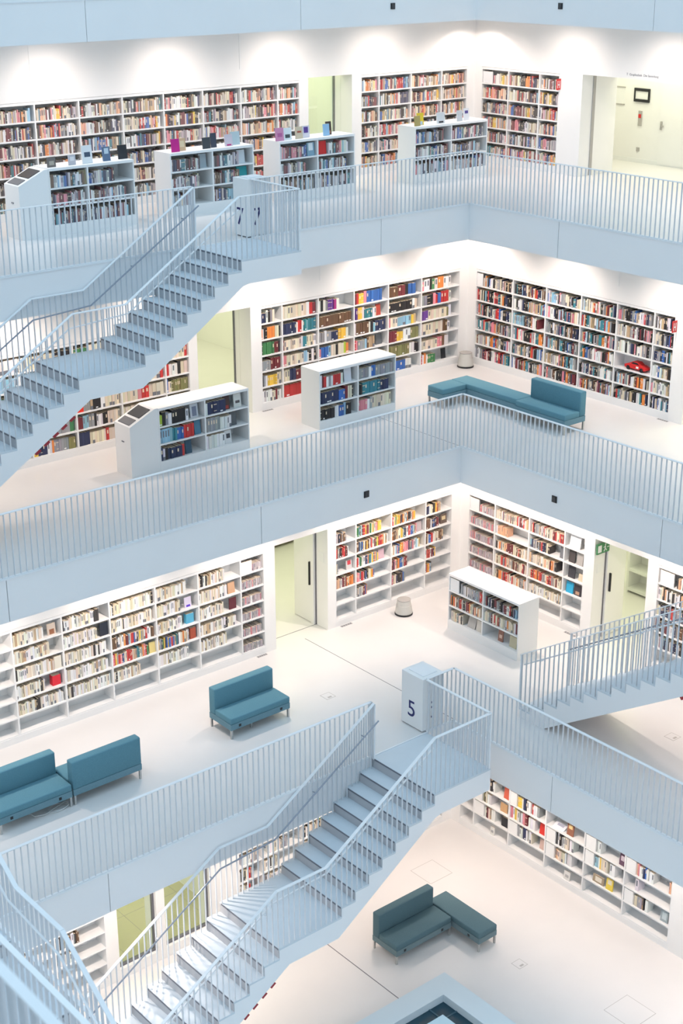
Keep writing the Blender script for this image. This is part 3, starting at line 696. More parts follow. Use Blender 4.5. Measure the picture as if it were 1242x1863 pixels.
def place(ck, bay, row, runs, fill, seed=None, hmul=1.0, flush=0.025, start=0.0):
    """runs: [(colour key, thickness share, height)] laid left to right in the picture"""
    C = CASES[ck]; u0, u1 = C['bays'][bay]; z = C['z'] + C['row0'] + PITCH_*(C['rows'] - 1 - row) + BT/2
    if u1 - u0 < 0.05: return
    wtot = (u1 - u0 - 0.012)*fill; tot = sum(r[1] for r in runs)
    pos = 0.006 + start*(u1 - u0)
    for n, (ck2, th, h) in enumerate(runs):
        t = wtot*th/tot; u = pos + t/2; pos += t
        U = (u1 - u) if C['side'] == 'left' else (u0 + u)
        BOOKS.append(dict(ck=ck, bay=bay, row=row, n=n, U=U, t=t*0.96, h=h, d=RND.uniform(0.15, 0.21), inset=flush + RND.uniform(0, 0.02), z=z + 0.001,
                          c=soften(vary(CC[ck2][0]), ck), key=ck2, lab=RND.random(), side=C['side'], f=C['f']))
def mixrow(ck, bay, row, pal, fill=0.95, tmin=0.016, tmax=0.042, hmin=0.17, hmax=0.235, start=0.0):
    C = CASES[ck]; u0, u1 = C['bays'][bay]; W = (u1 - u0)*fill; runs = []; s = 0
    p = PAL[pal]; last = None; hh = RND.uniform(hmin, hmax)
    while s < W:
        t = RND.uniform(tmin, tmax)
        ck2 = last if (last and RND.random() < 0.25) else RND.choice(p)
        if RND.random() < 0.7 or last is None: hh = RND.uniform(hmin, hmax)
        runs.append((ck2, t, hh)); s += t; last = ck2
    place(ck, bay, row, runs, fill, start=start)
def spec(ck, bay, row, s, hmin=0.18, hmax=0.24):
    fill = 0.97; toks = s.split()
    if toks[-1].startswith('_'): fill = float(toks[-1][1:] or 0.8) if len(toks[-1]) > 1 else 0.8; toks = toks[:-1]
    runs = []
    for q in toks:
        ck2, n = q[0], int(q[1:] or 1); h = RND.uniform(hmin, hmax); th = RND.uniform(0.8, 1.2)
        for i in range(n): runs.append((ck2, th, h + RND.uniform(-0.004, 0.004)))
    place(ck, bay, row, runs, fill)
# top storey
for ck, nb in (('7A', 9), ('7B', 4), ('7R', 3)):
    for b in range(nb):
        for r in range(6):
            if ck == '7R' and b == 0 and r == 0: mixrow(ck, b, r, 'seven', 0.58, start=0.40); continue
            mixrow(ck, b, r, 'seven', RND.uniform(0.93, 0.98))
for ck, fills in (('71', [[0.95, 0.60], [0.95, 0.85], [0.95, 0.95]]), ('72', [[0.72, 0.66], [0.70, 0.68], [0.5, 0.55]]), ('73', [[0.72, 0.55], [0.75, 0.85], [0.95, 0.95]]), ('74', [[0.82, 0.92], [0.95, 0.85], [0.95, 0.95]])):
    for r, q in enumerate(fills):
        for b, fl in enumerate(q): mixrow(ck, b, r, 'low7', fl, start=0.30 if (ck == '73' and r == 0 and b == 1) else 0.0)
# middle storey, left of the corner
S6 = [['n3 w1 k1 a1 c1 _0.7', 'o1 w1 k2 o4 c2 k1', 'k1 g6 d2 k1', 'a5 d5', 'k1 a1 w1 y5 c2', 'w5 c2 d1 w2'],
      ['c9 w1 r1 d1', 'n9 w1 r2 w1 e2 s1 e4', 'd1 c9 w1 e2 c5 w1', 'p2 c9 s2 w1 k1 w1 k1', 'c3 n2 d3 k4', 'r10'],
      ['w1 k1 w1 a1 v3 m1 w1 _0.6', 'h13', 'a2 w1 a2 n3 y3 w1 _0.88', 'p1 b4 s1 c2 k1 c2 l1 o1 _0.88', 'c8 k2', 'c5 u4'],
      ['d1 r1 y2 p1 b7 _0.85', 'v2 y2 w1 e4 w1 c1 _0.68', 'w1 h6 w1 k1 s1 n6', 'r1 p1 a3 s1 h1 t3 _0.62', 'u6 c2', 'n2 c6'],
      ['h4 d2 k1 b2 _0.85', 'k9 w1 c1 _0.9', 'p1 c3 s5 y1 t1 _0.88', 'd4 y3 w3 u4', 'u9 w2 k2', 'n1 w1 b4 w2 _0.75'],
      ['p1 w2 k1 g1 w1 o2 w3 _0.8', 'a2 k2 p1 r1 b1 r3 w1 _0.8', 'v3 c7 u1 w1 _0.82', 'c9 h2 w1 _0.78', 'c7 p2 h1 w2 _0.76', 'r1 w1 o1 w1 g4 _0.4']]
for b, rows in enumerate(S6):
    for r, s in enumerate(rows): spec('6L', b, r, s)
S6F = {5: ['c8', 'w3 c4 r1', 'r1 w3 k1 c2', 'b1 c2 u9', 'u13', 'k3 c5'], 4: ['c10', 'c10', 'w6 c6 r1', 'c6 p1 r2 c4', 'c6 y6 c4', 'k4 c9'],
       3: ['g4 c8', 'c10 k1', 's4 c8', 'k2 a3 t1 k3 w2 c6', 'd2 s3 a2 k1 w3 k2 c6', 'n4 c7 r1 c4'], 2: ['c6 k4', 'g5 w4', 'w9 k3', 'b4 g1 w3 c4', 'b4 u1 a4 g1', 'y2 n4 w2 o1 a6 u3'],
       1: ['k4 w6', 's8 w2', 'g9 w4', 'w8', 'c9', 'c8 k4'], 0: ['o2 m3 c5', 'g8 w2', 'w9', 'c9', 'c9', 'k6 c4']}
for b, rows in S6F.items():
    for r, s in enumerate(rows): spec('6F', b, r, s, 0.2, 0.25)
for b in range(6):
    for r in range(6):
        if (b, r) == (4, 3): continue
        st = 0.17 if (b == 0 and r == 0) else 0.0
        mixrow('6R', b, r, 'six', 0.78 if (b, r) in ((5, 0), (1, 2)) else (0.8 if st else RND.uniform(0.92, 0.97)), start=st)
for ck, rows in (('61', [['l1 k1 a1 w1 k5 w1 _0.66', 'w1 n6 _0.50'], ['s5 e2 b3 r4 _0.78', 'a6 w5 _0.62'], ['n1 w1 k1 n5 r1 _0.55', 'w7 _0.45']]),
                 ('62', [['w1 d1 r1 w1 a1 w1 r3 w1 _0.64', 'a6 w1 b2 a7'], ['n8 b3 d1 c2 k1 _0.92', 'k2 e7 n3 _0.85'], ['k8 w2 b2 s1 k2 _0.85', 'p4 w1 a1 c9 _0.92']])):
    for r, q in enumerate(rows):
        for b, s in enumerate(q): spec(ck, b, r, s, 0.19, 0.25)
# 5 storey
F5L = [[0.5, 0.4, 0.5, 0.3, 0, 0], [0.65, 0.75, 0.95, 0.60, 0.97, 0], [0.80, 0.74, 0.93, 0.95, 0.98, 0], [0.98, 0.95, 0.97, 0.82, 0.62, 0], [0.74, 0.58, 0.62, 0.78, 0.74, 0], [0.64, 0.70, 0.60, 0.90, 0.66, 0]]
for b in range(6):
    for r in range(6):
        if F5L[b][r] > 0: mixrow('5L', b, r, 'colour' if (b, r) in ((3, 2), (4, 3), (3, 3)) else 'cream', F5L[b][r], 0.018, 0.04, 0.17, 0.225)
for r in range(6): mixrow('5L', 6, r, 'disc', 0.42 if r == 0 else 0.95, 0.009, 0.016, 0.13, 0.15, start=0.52 if r == 0 else 0)
F5C = [[0.6, 0.7, 0.15, 0.95, 0, 0], [0.75, 0.96, 0.66, 0.55, 0.33, 0], [0.72, 0.78, 0.88, 0.5, 0.42, 0], [0.6, 0.55, 0.72, 0.45, 0.28, 0]]
for b in range(4):
    for r in range(6):
        if F5C[b][r] > 0: mixrow('5C', b, r, 'reds' if (b, r) == (0, 3) else 'dusk' if b == 0 else 'colour', F5C[b][r], 0.018, 0.036, 0.165, 0.21)
for r in range(1, 6): mixrow('5R', 0, r, 'disc', 0.96, 0.009, 0.016, 0.13, 0.15) if r < 5 else None
mixrow('5R', 0, 0, 'disc', 0.60, 0.01, 0.018, 0.13, 0.15, start=0.36)
for b, q in ((1, [('reds', .95), ('peach', .36), ('reds', .93), ('reds', .96), ('reds', .96)]), (2, [('reds', .95), ('dusk', .58), ('reds', .80), ('reds', .95), ('cream', .95)])):
    for r, (p, fl) in enumerate(q): mixrow('5R', b, r, p, fl, 0.016, 0.034, 0.15, 0.20)
for b in range(3):
    for r in range(5): mixrow('5E', b, r, 'peach' if (r < 2 and b == 0) else 'dusk', 0.55 if r == 0 else 0.85, start=0.42 if (r == 0 and b == 0) else 0)
for r, q in enumerate([[0.66, 0.93], [0.92, 0.95], [0.40, 0.0]]):
    for b, fl in enumerate(q):
        if fl: mixrow('51', b, r, 'reds' if r else 'dusk', fl, 0.018, 0.036, 0.16, 0.21, start=0.30 if (r == 0 and b == 0) else 0)
# lowest storey
C4 = [(2, 'p1 w1 k1', 3.36, 3.50), (2, 'y2 w1 n1 k1 w2', 4.17, 4.50), (2, 'r1 w2 a1', 4.52, 4.70), (2, 'f1 p1 w2 n1 b1 w1', 6.99, 7.24), (1, 'k2 r1 w1 k1', 6.02, 6.40), (1, 'k1 r1', 3.3, 3.4),
      (3, 'u1 k1 c1', 3.28, 3.38), (3, 'p2 w1 y1 c1 w1 a1 w1 p2 d1', 3.99, 4.42), (3, 'k1 w1 k2 a1 w1 c3', 5.15, 5.44), (3, 's2 w1 y1 c4', 6.06, 6.36), (2, 'w2', 6.10, 6.18), (2, 'f2 c1', 7.69, 7.74),
      (4, 'w1 k1 d1 c1 t1', 3.33, 3.49), (4, 'a1 w2 n2 w1', 4.21, 4.44), (4, 'f2 c4 w1', 5.14, 5.40), (4, 'c2 a3 t1 k1', 6.98, 7.20), (4, 'w3 c1', 4.48, 4.56), (3, 'w2', 3.38, 3.48), (4, 'w2', 3.51, 3.60), (2, 'w2', 3.51, 3.58),
      (3, 'w3', 4.46, 4.62), (3, 'w2', 5.46, 5.55), (4, 'w2', 5.42, 5.53), (3, 'w2', 6.40, 6.52), (2, 'w2', 7.26, 7.36), (3, 'w1', 6.98, 7.05), (4, 'w1', 7.22, 7.28)]
def bay4(y):
    for n, (a, b) in enumerate(CASES['4R']['bays']):
        if a - 0.03 <= y <= b + 0.03: return n, a, b
for r, q4, y0_, y1_ in C4:
    b, a_, b_ = bay4((y0_ + y1_)/2); runs = []
    for q in q4.split():
        h = RND.uniform(0.20, 0.255)
        for i in range(int(q[1:])): runs.append((q[0], RND.uniform(0.8, 1.2), h))
    place('4R', b, r, runs, (y1_ - y0_)/(b_ - a_), start=(y0_ - a_)/(b_ - a_) - 0.006)
for b in range(6):
    for r in range(6): mixrow('4L', b, r, 'four', RND.uniform(0.35, 0.75), start=RND.choice((0.0, 0.15)))
for b in range(3):
    for r in (1, 2, 3): mixrow('4F', b, r, 'fore', RND.uniform(0.3, 0.5), start=0.05)

# unit book: spine at y = 0, body towards -y; three spine designs
def book_unit(kind):
    mb = MB(); mb.box(-0.5, 0.5, -1.0, 0.0, 0.0, 0.985, 0)
    mb.box(-0.5, 0.5, -1.0, -0.02, 0.972, 0.99, 1); 
    for x0, x1 in ((-0.5, -0.43), (0.43, 0.5)): mb.box(x0, x1, -1.0, 0.0, 0.985, 1.0, 0)
    mb.box(-0.5, 0.5, -0.02, 0.0, 0.985, 1.0, 0)
    if kind == 1: mb.box(-0.40, 0.40, 0.0, 0.006, 0.07, 0.17, 2)
    if kind == 2: mb.box(-0.24, 0.24, 0.0, 0.006, 0.40, 0.86, 3)
    if kind == 3: mb.box(-0.5, 0.5, 0.0, 0.006, 0.70, 0.76, 1); mb.box(-0.5, 0.5, 0.0, 0.006, 0.20, 0.24, 1)
    if kind == 4: mb.box(-0.5, 0.5, 0.0, 0.006, 0.0, 0.30, 3)
    if kind == 5: mb.box(-0.22, 0.22, 0.0, 0.006, 0.50, 0.78, 1)
    me = bpy.data.meshes.new('book'); me.from_pydata(mb.v, [], mb.f)
    for m in (M['cover'], M['paper'], M['white'], M['nosing']): me.materials.append(m)
    me.polygons.foreach_set('material_index', mb.m); me.update(); return me, mb
UNITS = [book_unit(i) for i in range(6)]
def bmatrix(b):
    if b['side'] == 'left': T = Matrix.Translation((b['U'], b['f'] - b['inset'], b['z'])); Rz = Matrix.Identity(4)
    else: T = Matrix.Translation((b['f'] - b['inset'], b['U'], b['z'])); Rz = Matrix.Rotation(R_(-90), 4, 'Z')
    return T @ Rz @ Matrix.Diagonal((b['t'], b['d'], b['h'], 1))
def kindof(b):
    light = b['key'] in 'wcqfts'
    if b['lab'] < 0.50: return 0
    if b['lab'] < 0.62: return 1 if not light else 0
    if b['lab'] < 0.80: return 2 if light else 5
    if b['lab'] < 0.90: return 3 if not light else 2
    return 4 if light else 5
SHORT = {'7A': 'top-storey long bookcase', '7B': 'top-storey bookcase left of corner', '7R': 'top-storey right bookcase', '6L': 'middle-storey corner bookcase', '6F': 'half-hidden middle-storey bookcase', '6R': 'middle-storey right bookcase',
         '5L': 'bookcase behind sofas', '5C': 'bookcase left of corner', '5R': 'bookcase right of corner', '5E': 'right-edge bookcase', '4R': 'lowest bookcase', '4L': 'bookcase behind stair', '4F': 'bottom-left bookcase',
         '71': 'leftmost top low case', '72': 'second top low case', '73': 'third top low case', '74': 'fourth top low case', '61': 'desk-end low bookcase', '62': 'encyclopaedia low bookcase', '51': 'low 5-storey bookcase'}
RAILED = {}
for b in BOOKS:
    p = bmatrix(b) @ Vector((0, 0, 0.5, 1)); px, py, d = proj(p[:3])
    b['px'], b['py'] = px, py
    area_px = b['t']*b['h']*(FPX/d)**2
    vis = 8 < px < 1234 and 10 < py < 1855
    ck, r, bay = b['ck'], b['row'], b['bay']
    # books that other things hide do not count as seen
    if ck in ('6F', '4L', '4F', '5E', '7A'): vis = vis and (ck == '7A' and r < 3)
    if ck == '7B' and r > 3: vis = False
    if ck in ('71', '72', '73', '74') and r > 1: vis = False
    if ck == '6L' and r > 3 and bay in (1, 2, 3): vis = False
    if ck in ('4R',) and r < 2: vis = False
    if ck == '5R' and r > 3 and bay < 2: vis = False
    b['score'] = area_px if vis else 0
NBOOK = 268
BOOKS.sort(key=lambda b: -b['score'])
single, rest = BOOKS[:NBOOK], BOOKS[NBOOK:]
for n, b in enumerate(single):
    o = bpy.data.objects.new('book', UNITS[kindof(b)][0]); COL.objects.link(o)
    o.matrix_world = bmatrix(b); o.color = (*b['c'], 1)
    # position counted among everything on that shelf
    same = sorted([q for q in BOOKS if q['ck'] == b['ck'] and q['bay'] == b['bay'] and q['row'] == b['row']], key=lambda q: -q['U'] if b['side'] == 'left' else q['U'])
    i = same.index(b); thick = 'thick ' if b['t'] > 0.05 else ('thin ' if b['t'] < 0.02 else '')
    lab = '%s %sbook, %s from left, %s shelf down, %s bay, %s' % (CC[b['key']][1], thick, ORD[min(i, len(ORD) - 1)], ORD[b['row']], ORD[b['bay']], SHORT[b['ck']])
    tag(o, lab, 'book', 'single books on the shelves')
def mass(name, items, label):
    V, F, MI, CL = [], [], [], []
    for b in items:
        k = kindof(b); mb = UNITS[k][1]; A = np.array(bmatrix(b)); v = np.array(mb.v); v = v @ A[:3, :3].T + A[:3, 3]
        i = len(V); V += v.tolist()
        for f_, m_ in zip(mb.f, mb.m):
            F.append(tuple(i + q for q in f_)); MI.append(m_); CL.append(b['c'])
    me = bpy.data.meshes.new(name); me.from_pydata(V, [], F)
    for m in (M['covers'], M['paper'], M['white'], M['nosing']): me.materials.append(m)
    me.polygons.foreach_set('material_index', MI)
    at = me.color_attributes.new('cover', 'FLOAT_COLOR', 'CORNER')
    arr = np.ones((len(me.loops), 4), np.float32); ct = np.array([len(f_) for f_ in F]); arr[:, :3] = np.repeat(np.array(CL, np.float32), ct, axis=0)
    at.data.foreach_set('color', arr.ravel()); me.update()
    o = bpy.data.objects.new(name, me); COL.objects.link(o); tag(o, label, 'books'); o['kind'] = 'stuff'
mass('books', rest, 'rows of smaller upright books filling the shelves of every storey')

# ------------------------------------------------------------------ books shown face out, boxes and other single items on the shelves
CARD = {}
def card(c):
    k = tuple(round(x, 3) for x in c)
    if k not in CARD: CARD[k] = mat('cover_card', c, 0.55)
    return CARD[k]
def at_case(ck, bay, u, row=None):
    """world position on a shelf (or on the case's top when row is None); u = share of the bay from the left in the picture"""
    C = CASES[ck]; u0, u1 = C['bays'][bay]; U = u1 - u*(u1 - u0) if C['side'] == 'left' else u0 + u*(u1 - u0)
    z = C['z'] + (C['row0'] + PITCH_*C['rows'] + BT/2 + 0.02 if row is None else C['row0'] + PITCH_*(C['rows'] - 1 - row) + BT/2)
    return U, C['f'], z, C['side']
def faceout(ck, bay, u, row, wd, h, c, label, inset=0.06, lean=0.10, th=0.02, art=None, turn=0.0):
    U, f, z, side = at_case(ck, bay, u, row)
    p = Vector((U, f - inset, z + 0.002)) if side == 'left' else Vector((f - inset, U, z + 0.002))
    t = thing('display_book', label, 'book', p)
    mb = MB(); mb.box(-wd/2, wd/2, -th, 0, 0, h); m2 = MB(); m2.box(-wd/2 + 0.004, wd/2 - 0.004, -th + 0.004, -0.004, h, h + 0.001)
    Rt = Matrix.Rotation((0 if side == 'left' else R_(-90)) + turn, 4, 'Z') @ Matrix.Rotation(lean, 4, 'X')
    def put(name, mb, m):
        me = bpy.data.meshes.new(name); me.from_pydata([tuple(Rt @ Vector(v)) for v in mb.v], [], mb.f); me.materials.append(m); me.update()
        o = bpy.data.objects.new(name, me); COL.objects.link(o); o.parent = t
    put('cover', mb, card(c)); put('pages', m2, M['paper'])
    if art:
        m3 = MB(); m3.box(-wd*0.3, wd*0.28, 0.0, 0.0015, h*art[1], h*art[2]); put('cover_picture', m3, card(art[0]))
    if row is None:
        m4 = MB(); m4.bar((0, -th - 0.002, h*0.6), (0, -th - 0.07, 0.0 + 0.07*lean), 0.012, 0.008, side=(1, 0, 0)); put('prop', m4, M['steel'])
    return t
W_, K_ = (0.78, 0.79, 0.80), (0.02, 0.022, 0.028)
faceout('71', 0, 0.17, None, 0.16, 0.17, (0.16, 0.14, 0.13), 'brown book propped on the leftmost low bookcase, left of the others', 0.12, art=((0.4, 0.36, 0.3), 0.2, 0.6))
faceout('71', 0, 0.72, None, 0.14, 0.17, (0.50, 0.48, 0.52), 'small grey book propped beside the tall white card', 0.12, art=((0.7, 0.68, 0.7), 0.4, 0.8))
faceout('71', 1, 0.08, None, 0.20, 0.30, W_, 'tall white card propped upright on the leftmost low bookcase', 0.12, art=((0.06, 0.09, 0.14), 0.35, 0.62))
faceout('71', 1, 0.52, None, 0.15, 0.24, (0.10, 0.16, 0.26), 'dark blue book propped beside the tall white card', 0.14, art=((0.5, 0.6, 0.68), 0.5, 0.9))
faceout('71', 1, 0.90, None, 0.18, 0.24, K_, 'black book propped at the right end of the leftmost low bookcase', 0.16)
faceout('72', 0, 0.20, None, 0.17, 0.23, (0.55, 0.01, 0.24), 'magenta book propped on the second low bookcase', 0.10)
faceout('72', 0, 0.40, None, 0.16, 0.22, (0.62, 0.42, 0.25), 'tan picture book propped right of the magenta book', 0.16, art=((0.75, 0.62, 0.4), 0.3, 0.8))
faceout('72', 0, 0.96, None, 0.17, 0.20, (0.045, 0.055, 0.065), 'charcoal book propped in the middle of the second low bookcase', 0.10)
faceout('72', 1, 0.14, None, 0.12, 0.26, (0.04, 0.05, 0.08), 'slim navy book propped right of the charcoal book', 0.14)
faceout('72', 1, 0.50, None, 0.17, 0.21, (0.62, 0.55, 0.62), 'pale book with a magenta edge propped on the second low bookcase', 0.12, art=((0.5, 0.03, 0.2), 0.03, 0.16))
faceout('72', 1, 0.72, None, 0.20, 0.24, (0.45, 0.56, 0.60), 'pale blue book propped at the right end of the second low bookcase', 0.18)
faceout('73', 0, 0.08, None, 0.19, 0.24, (0.60, 0.25, 0.42), 'pink book propped at the left end of the third low bookcase', 0.10, art=((0.45, 0.12, 0.3), 0.3, 0.6))
faceout('73', 0, 0.32, None, 0.20, 0.22, (0.70, 0.78, 0.80), 'white book with a dark picture propped right of the pink book', 0.14, art=((0.05, 0.07, 0.08), 0.15, 0.45))
faceout('73', 0, 0.62, None, 0.17, 0.22, (0.62, 0.52, 0.38), 'beige book with a red spot propped on the third low bookcase', 0.12, art=((0.4, 0.08, 0.05), 0.5, 0.65))
faceout('73', 0, 0.84, None, 0.18, 0.22, (0.66, 0.64, 0.72), 'white book with a violet picture propped on the third low bookcase', 0.16, art=((0.10, 0.05, 0.28), 0.4, 0.9))
faceout('73', 1, 0.34, None, 0.15, 0.22, (0.30, 0.52, 0.74), 'light blue book propped on the third low bookcase', 0.12)
faceout('73', 1, 0.48, None, 0.13, 0.25, (0.05, 0.035, 0.03), 'black book propped behind the light blue book', 0.20, art=((0.45, 0.2, 0.12), 0.1, 0.3))
faceout('74', 0, 0.14, None, 0.15, 0.20, (0.42, 0.33, 0.12), 'olive gold book propped at the left end of the fourth low bookcase', 0.10)
faceout('74', 0, 0.30, None, 0.17, 0.24, (0.78, 0.58, 0.03), 'bright yellow book propped on the fourth low bookcase', 0.18, art=((0.5, 0.62, 0.72), 0.02, 0.3))
faceout('74', 0, 0.82, None, 0.22, 0.22, (0.66, 0.68, 0.70), 'white and black book propped in the middle of the fourth low bookcase', 0.12, art=(K_, 0.05, 0.2))
faceout('74', 1, 0.33, None, 0.15, 0.22, (0.55, 0.57, 0.60), 'grey book propped on the fourth low bookcase', 0.12)
faceout('74', 1, 0.58, None, 0.16, 0.24, (0.72, 0.72, 0.75), 'white book with a violet band propped at the right on the fourth low bookcase', 0.18, art=((0.08, 0.06, 0.25), 0.55, 0.8))
faceout('73', 1, 0.14, 0, 0.24, 0.25, (0.60, 0.02, 0.02), 'bright red book face out on the third low bookcase', 0.06)
faceout('72', 1, 0.80, 1, 0.23, 0.25, (0.02, 0.30, 0.33), 'turquoise book face out in the second low bookcase', 0.10)
faceout('72', 0, 0.84, 0, 0.17, 0.25, (0.36, 0.42, 0.46), 'grey-blue book face out, upper left bay of the second low bookcase', 0.10)
faceout('72', 1, 0.78, 0, 0.18, 0.24, (0.62, 0.68, 0.72), 'pale book face out, upper right bay of the second low bookcase', 0.10)
faceout('71', 0, 0.90, 0, 0.15, 0.24, (0.30, 0.26, 0.16), 'dull gold book face out in the leftmost low bookcase', 0.03)
faceout('73', 0, 0.86, 0, 0.18, 0.25, (0.22, 0.36, 0.46), 'blue and white book face out in the third low bookcase', 0.04, art=((0.75, 0.8, 0.82), 0.4, 0.95))
faceout('61', 0, 0.83, 0, 0.16, 0.24, (0.58, 0.60, 0.64), 'white book with a dark figure, upper left bay beside the middle-storey catalogue desk', 0.08, art=((0.2, 0.22, 0.3), 0.1, 0.8))
faceout('61', 1, 0.56, 0, 0.13, 0.25, (0.06, 0.03, 0.03), 'leaning black book with a red foot, upper right bay beside the catalogue desk', 0.08, art=((0.35, 0.05, 0.04), 0.05, 0.3))
faceout('61', 1, 0.82, 0, 0.16, 0.24, (0.70, 0.70, 0.66), 'cream book face out at the right end, upper shelf beside the catalogue desk', 0.08, art=((0.12, 0.10, 0.10), 0.3, 0.5))
faceout('61', 0, 0.88, 1, 0.13, 0.25, (0.07, 0.20, 0.30), 'blue book leaning right of the red set beside the catalogue desk', 0.06)
faceout('61', 1, 0.70, 1, 0.13, 0.24, (0.10, 0.11, 0.12), 'grey book leaning right of the white volumes beside the catalogue desk', 0.06)
faceout('61', 1, 0.56, 2, 0.14, 0.24, (0.68, 0.69, 0.70), 'white book with a dark oval leaning on the bottom shelf beside the catalogue desk', 0.06, art=((0.06, 0.06, 0.07), 0.4, 0.75))
faceout('61', 0, 0.66, 2, 0.13, 0.24, (0.03, 0.08, 0.13), 'dark blue book leaning on the bottom shelf beside the catalogue desk', 0.06)
faceout('62', 0, 0.80, 0, 0.17, 0.25, (0.66, 0.68, 0.74), 'white book leaning face out right of the red volumes', 0.07)
faceout('6L', 3, 0.83, 3, 0.16, 0.22, (0.14, 0.15, 0.16), 'grey box standing on the fourth shelf of the encyclopaedia bookcase', 0.10)
faceout('6L', 3, 0.76, 1, 0.12, 0.23, (0.42, 0.06, 0.04), 'red book leaning beside the dark green set left of the corner', 0.05)
faceout('6L', 5, 0.70, 5, 0.12, 0.22, K_, 'black book standing alone on the bottom shelf near the grey stool', 0.10)
faceout('6F', 3, 0.03, 3, 0.22, 0.25, (0.80, 0.03, 0.01), 'bright red folder on the shelf just under the stair to the 7 pillar', 0.02, lean=0.0)
faceout('5L', 1, 0.84, 0, 0.15, 0.19, (0.60, 0.50, 0.42), 'small picture book with a brown foot standing at the far left, behind the sofas', 0.06, art=((0.30, 0.12, 0.06), 0.05, 0.5))
faceout('5L', 2, 0.90, 1, 0.16, 0.24, (0.02, 0.025, 0.04), 'large black book standing at the shelf end behind the sofas', 0.04, lean=0.02)
faceout('5L', 1, 0.86, 3, 0.15, 0.18, (0.68, 0.02, 0.04), 'bright red box standing alone on a shelf behind the sofas', 0.06, lean=0.0, th=0.10)
faceout('5L', 4, 0.80, 1, 0.14, 0.19, (0.66, 0.60, 0.74), 'white book with a violet foot standing alone above the blue box', 0.06, art=((0.10, 0.04, 0.5), 0.05, 0.25))
faceout('5L', 4, 0.83, 2, 0.16, 0.18, (0.10, 0.42, 0.62), 'bright blue box standing alone on a shelf behind the small sofa', 0.06, lean=0.0, th=0.08)
faceout('5L', 4, 0.88, 3, 0.12, 0.21, (0.40, 0.08, 0.04), 'brick red box at the shelf end under the blue box', 0.05, lean=0.0, th=0.06)
faceout('5L', 5, 0.82, 1, 0.15, 0.21, (0.60, 0.36, 0.22), 'tan book leaning at the shelf end near the disc racks', 0.05)
faceout('5L', 5, 0.84, 2, 0.15, 0.22, (0.12, 0.02, 0.03), 'dark maroon book standing at the shelf end near the disc racks', 0.05, lean=0.02)
faceout('5L', 3, 0.92, 3, 0.12, 0.20, (0.76, 0.62, 0.25), 'yellow book leaning at the shelf end behind the small sofa', 0.04)
faceout('5L', 6, 0.26, 0, 0.24, 0.22, W_, 'white label board before the discs on the top shelf by the door', 0.02, lean=0.0)
faceout('5L', 1, 0.90, 2, 0.13, 0.22, (0.74, 0.70, 0.60), 'cream board at the end of the third shelf behind the sofas', 0.03, lean=0.0)
faceout('5R', 0, 0.18, 0, 0.24, 0.24, W_, 'white label board at the start of the top shelf right of the corner', 0.02, lean=0.0)
faceout('5R', 3, 0.40, 0, 0.26, 0.25, (0.74, 0.75, 0.76), 'white folder leaning alone on the top shelf by the exit sign', 0.06, lean=0.14)
faceout('5R', 3, 0.28, 1, 0.15, 0.24, (0.07, 0.06, 0.06), 'dark book leaning left on the second shelf by the exit sign', 0.06)
faceout('5R', 3, 0.68, 1, 0.15, 0.24, (0.42, 0.40, 0.38), 'grey book leaning right on the second shelf by the exit sign', 0.06)
faceout('5R', 3, 0.30, 2, 0.16, 0.24, (0.05, 0.05, 0.06), 'black book leaning on the third shelf by the exit sign', 0.06)
faceout('5R', 3, 0.80, 2, 0.12, 0.14, (0.70, 0.60, 0.44), 'cream pamphlet lying up at the end of the third shelf by the exit sign', 0.06)
faceout('5R', 3, 0.26, 3, 0.17, 0.22, (0.03, 0.40, 0.66), 'bright blue book face out below the exit sign', 0.05)
faceout('5R', 3, 0.66, 3, 0.16, 0.21, (0.06, 0.05, 0.06), 'dark picture book right of the bright blue book', 0.06, art=((0.5, 0.3, 0.2), 0.1, 0.4))
faceout('5R', 2, 0.90, 1, 0.10, 0.22, (0.16, 0.17, 0.19), 'grey book standing at the end of the second shelf right of the corner', 0.06)
faceout('5C', 0, 0.78, 2, 0.14, 0.19, (0.62, 0.58, 0.58), 'white book with a red top by the open door', 0.06, art=((0.6, 0.06, 0.08), 0.5, 0.95))
faceout('5C', 1, 0.78, 2, 0.15, 0.20, (0.58, 0.40, 0.46), 'dusty pink book face out on the third shelf, left of the corner', 0.06)
faceout('5C', 2, 0.88, 1, 0.13, 0.20, (0.48, 0.42, 0.44), 'mauve picture book at the end of the second shelf, left of the corner', 0.06)
faceout('5C', 3, 0.78, 1, 0.17, 0.19, (0.14, 0.10, 0.08), 'brown picture book on the second shelf, nearest the corner', 0.06, art=((0.6, 0.5, 0.3), 0.4, 0.8))
faceout('51', 0, 0.14, 0, 0.23, 0.25, W_, 'white label board at the left end of the low 5-storey bookcase', 0.02, lean=0.0)
faceout('51', 0, 0.62, 2, 0.20, 0.22, (0.46, 0.44, 0.42), 'grey book lying open on the bottom shelf of the low 5-storey bookcase', 0.06, lean=0.3)
faceout('51', 0, 0.86, 2, 0.14, 0.22, (0.62, 0.58, 0.52), 'cream book leaning on the bottom shelf, middle of the low 5-storey bookcase', 0.06)
faceout('51', 1, 0.44, 2, 0.12, 0.22, (0.30, 0.14, 0.10), 'brown picture book standing alone on the bottom shelf of the low bookcase', 0.08, art=((0.7, 0.5, 0.4), 0.3, 0.6))
faceout('51', 1, 0.82, 2, 0.18, 0.22, (0.52, 0.48, 0.34), 'khaki book at the right end of the low bookcase, bottom shelf', 0.06)
faceout('5E', 0, 0.20, 0, 0.30, 0.25, W_, 'white label board on the top shelf at the right edge', 0.02, lean=0.0)
faceout('6R', 0, 0.08, 0, 0.16, 0.25, W_, 'white label board at the start of the top shelf, middle-storey right wall', 0.02, lean=0.0)
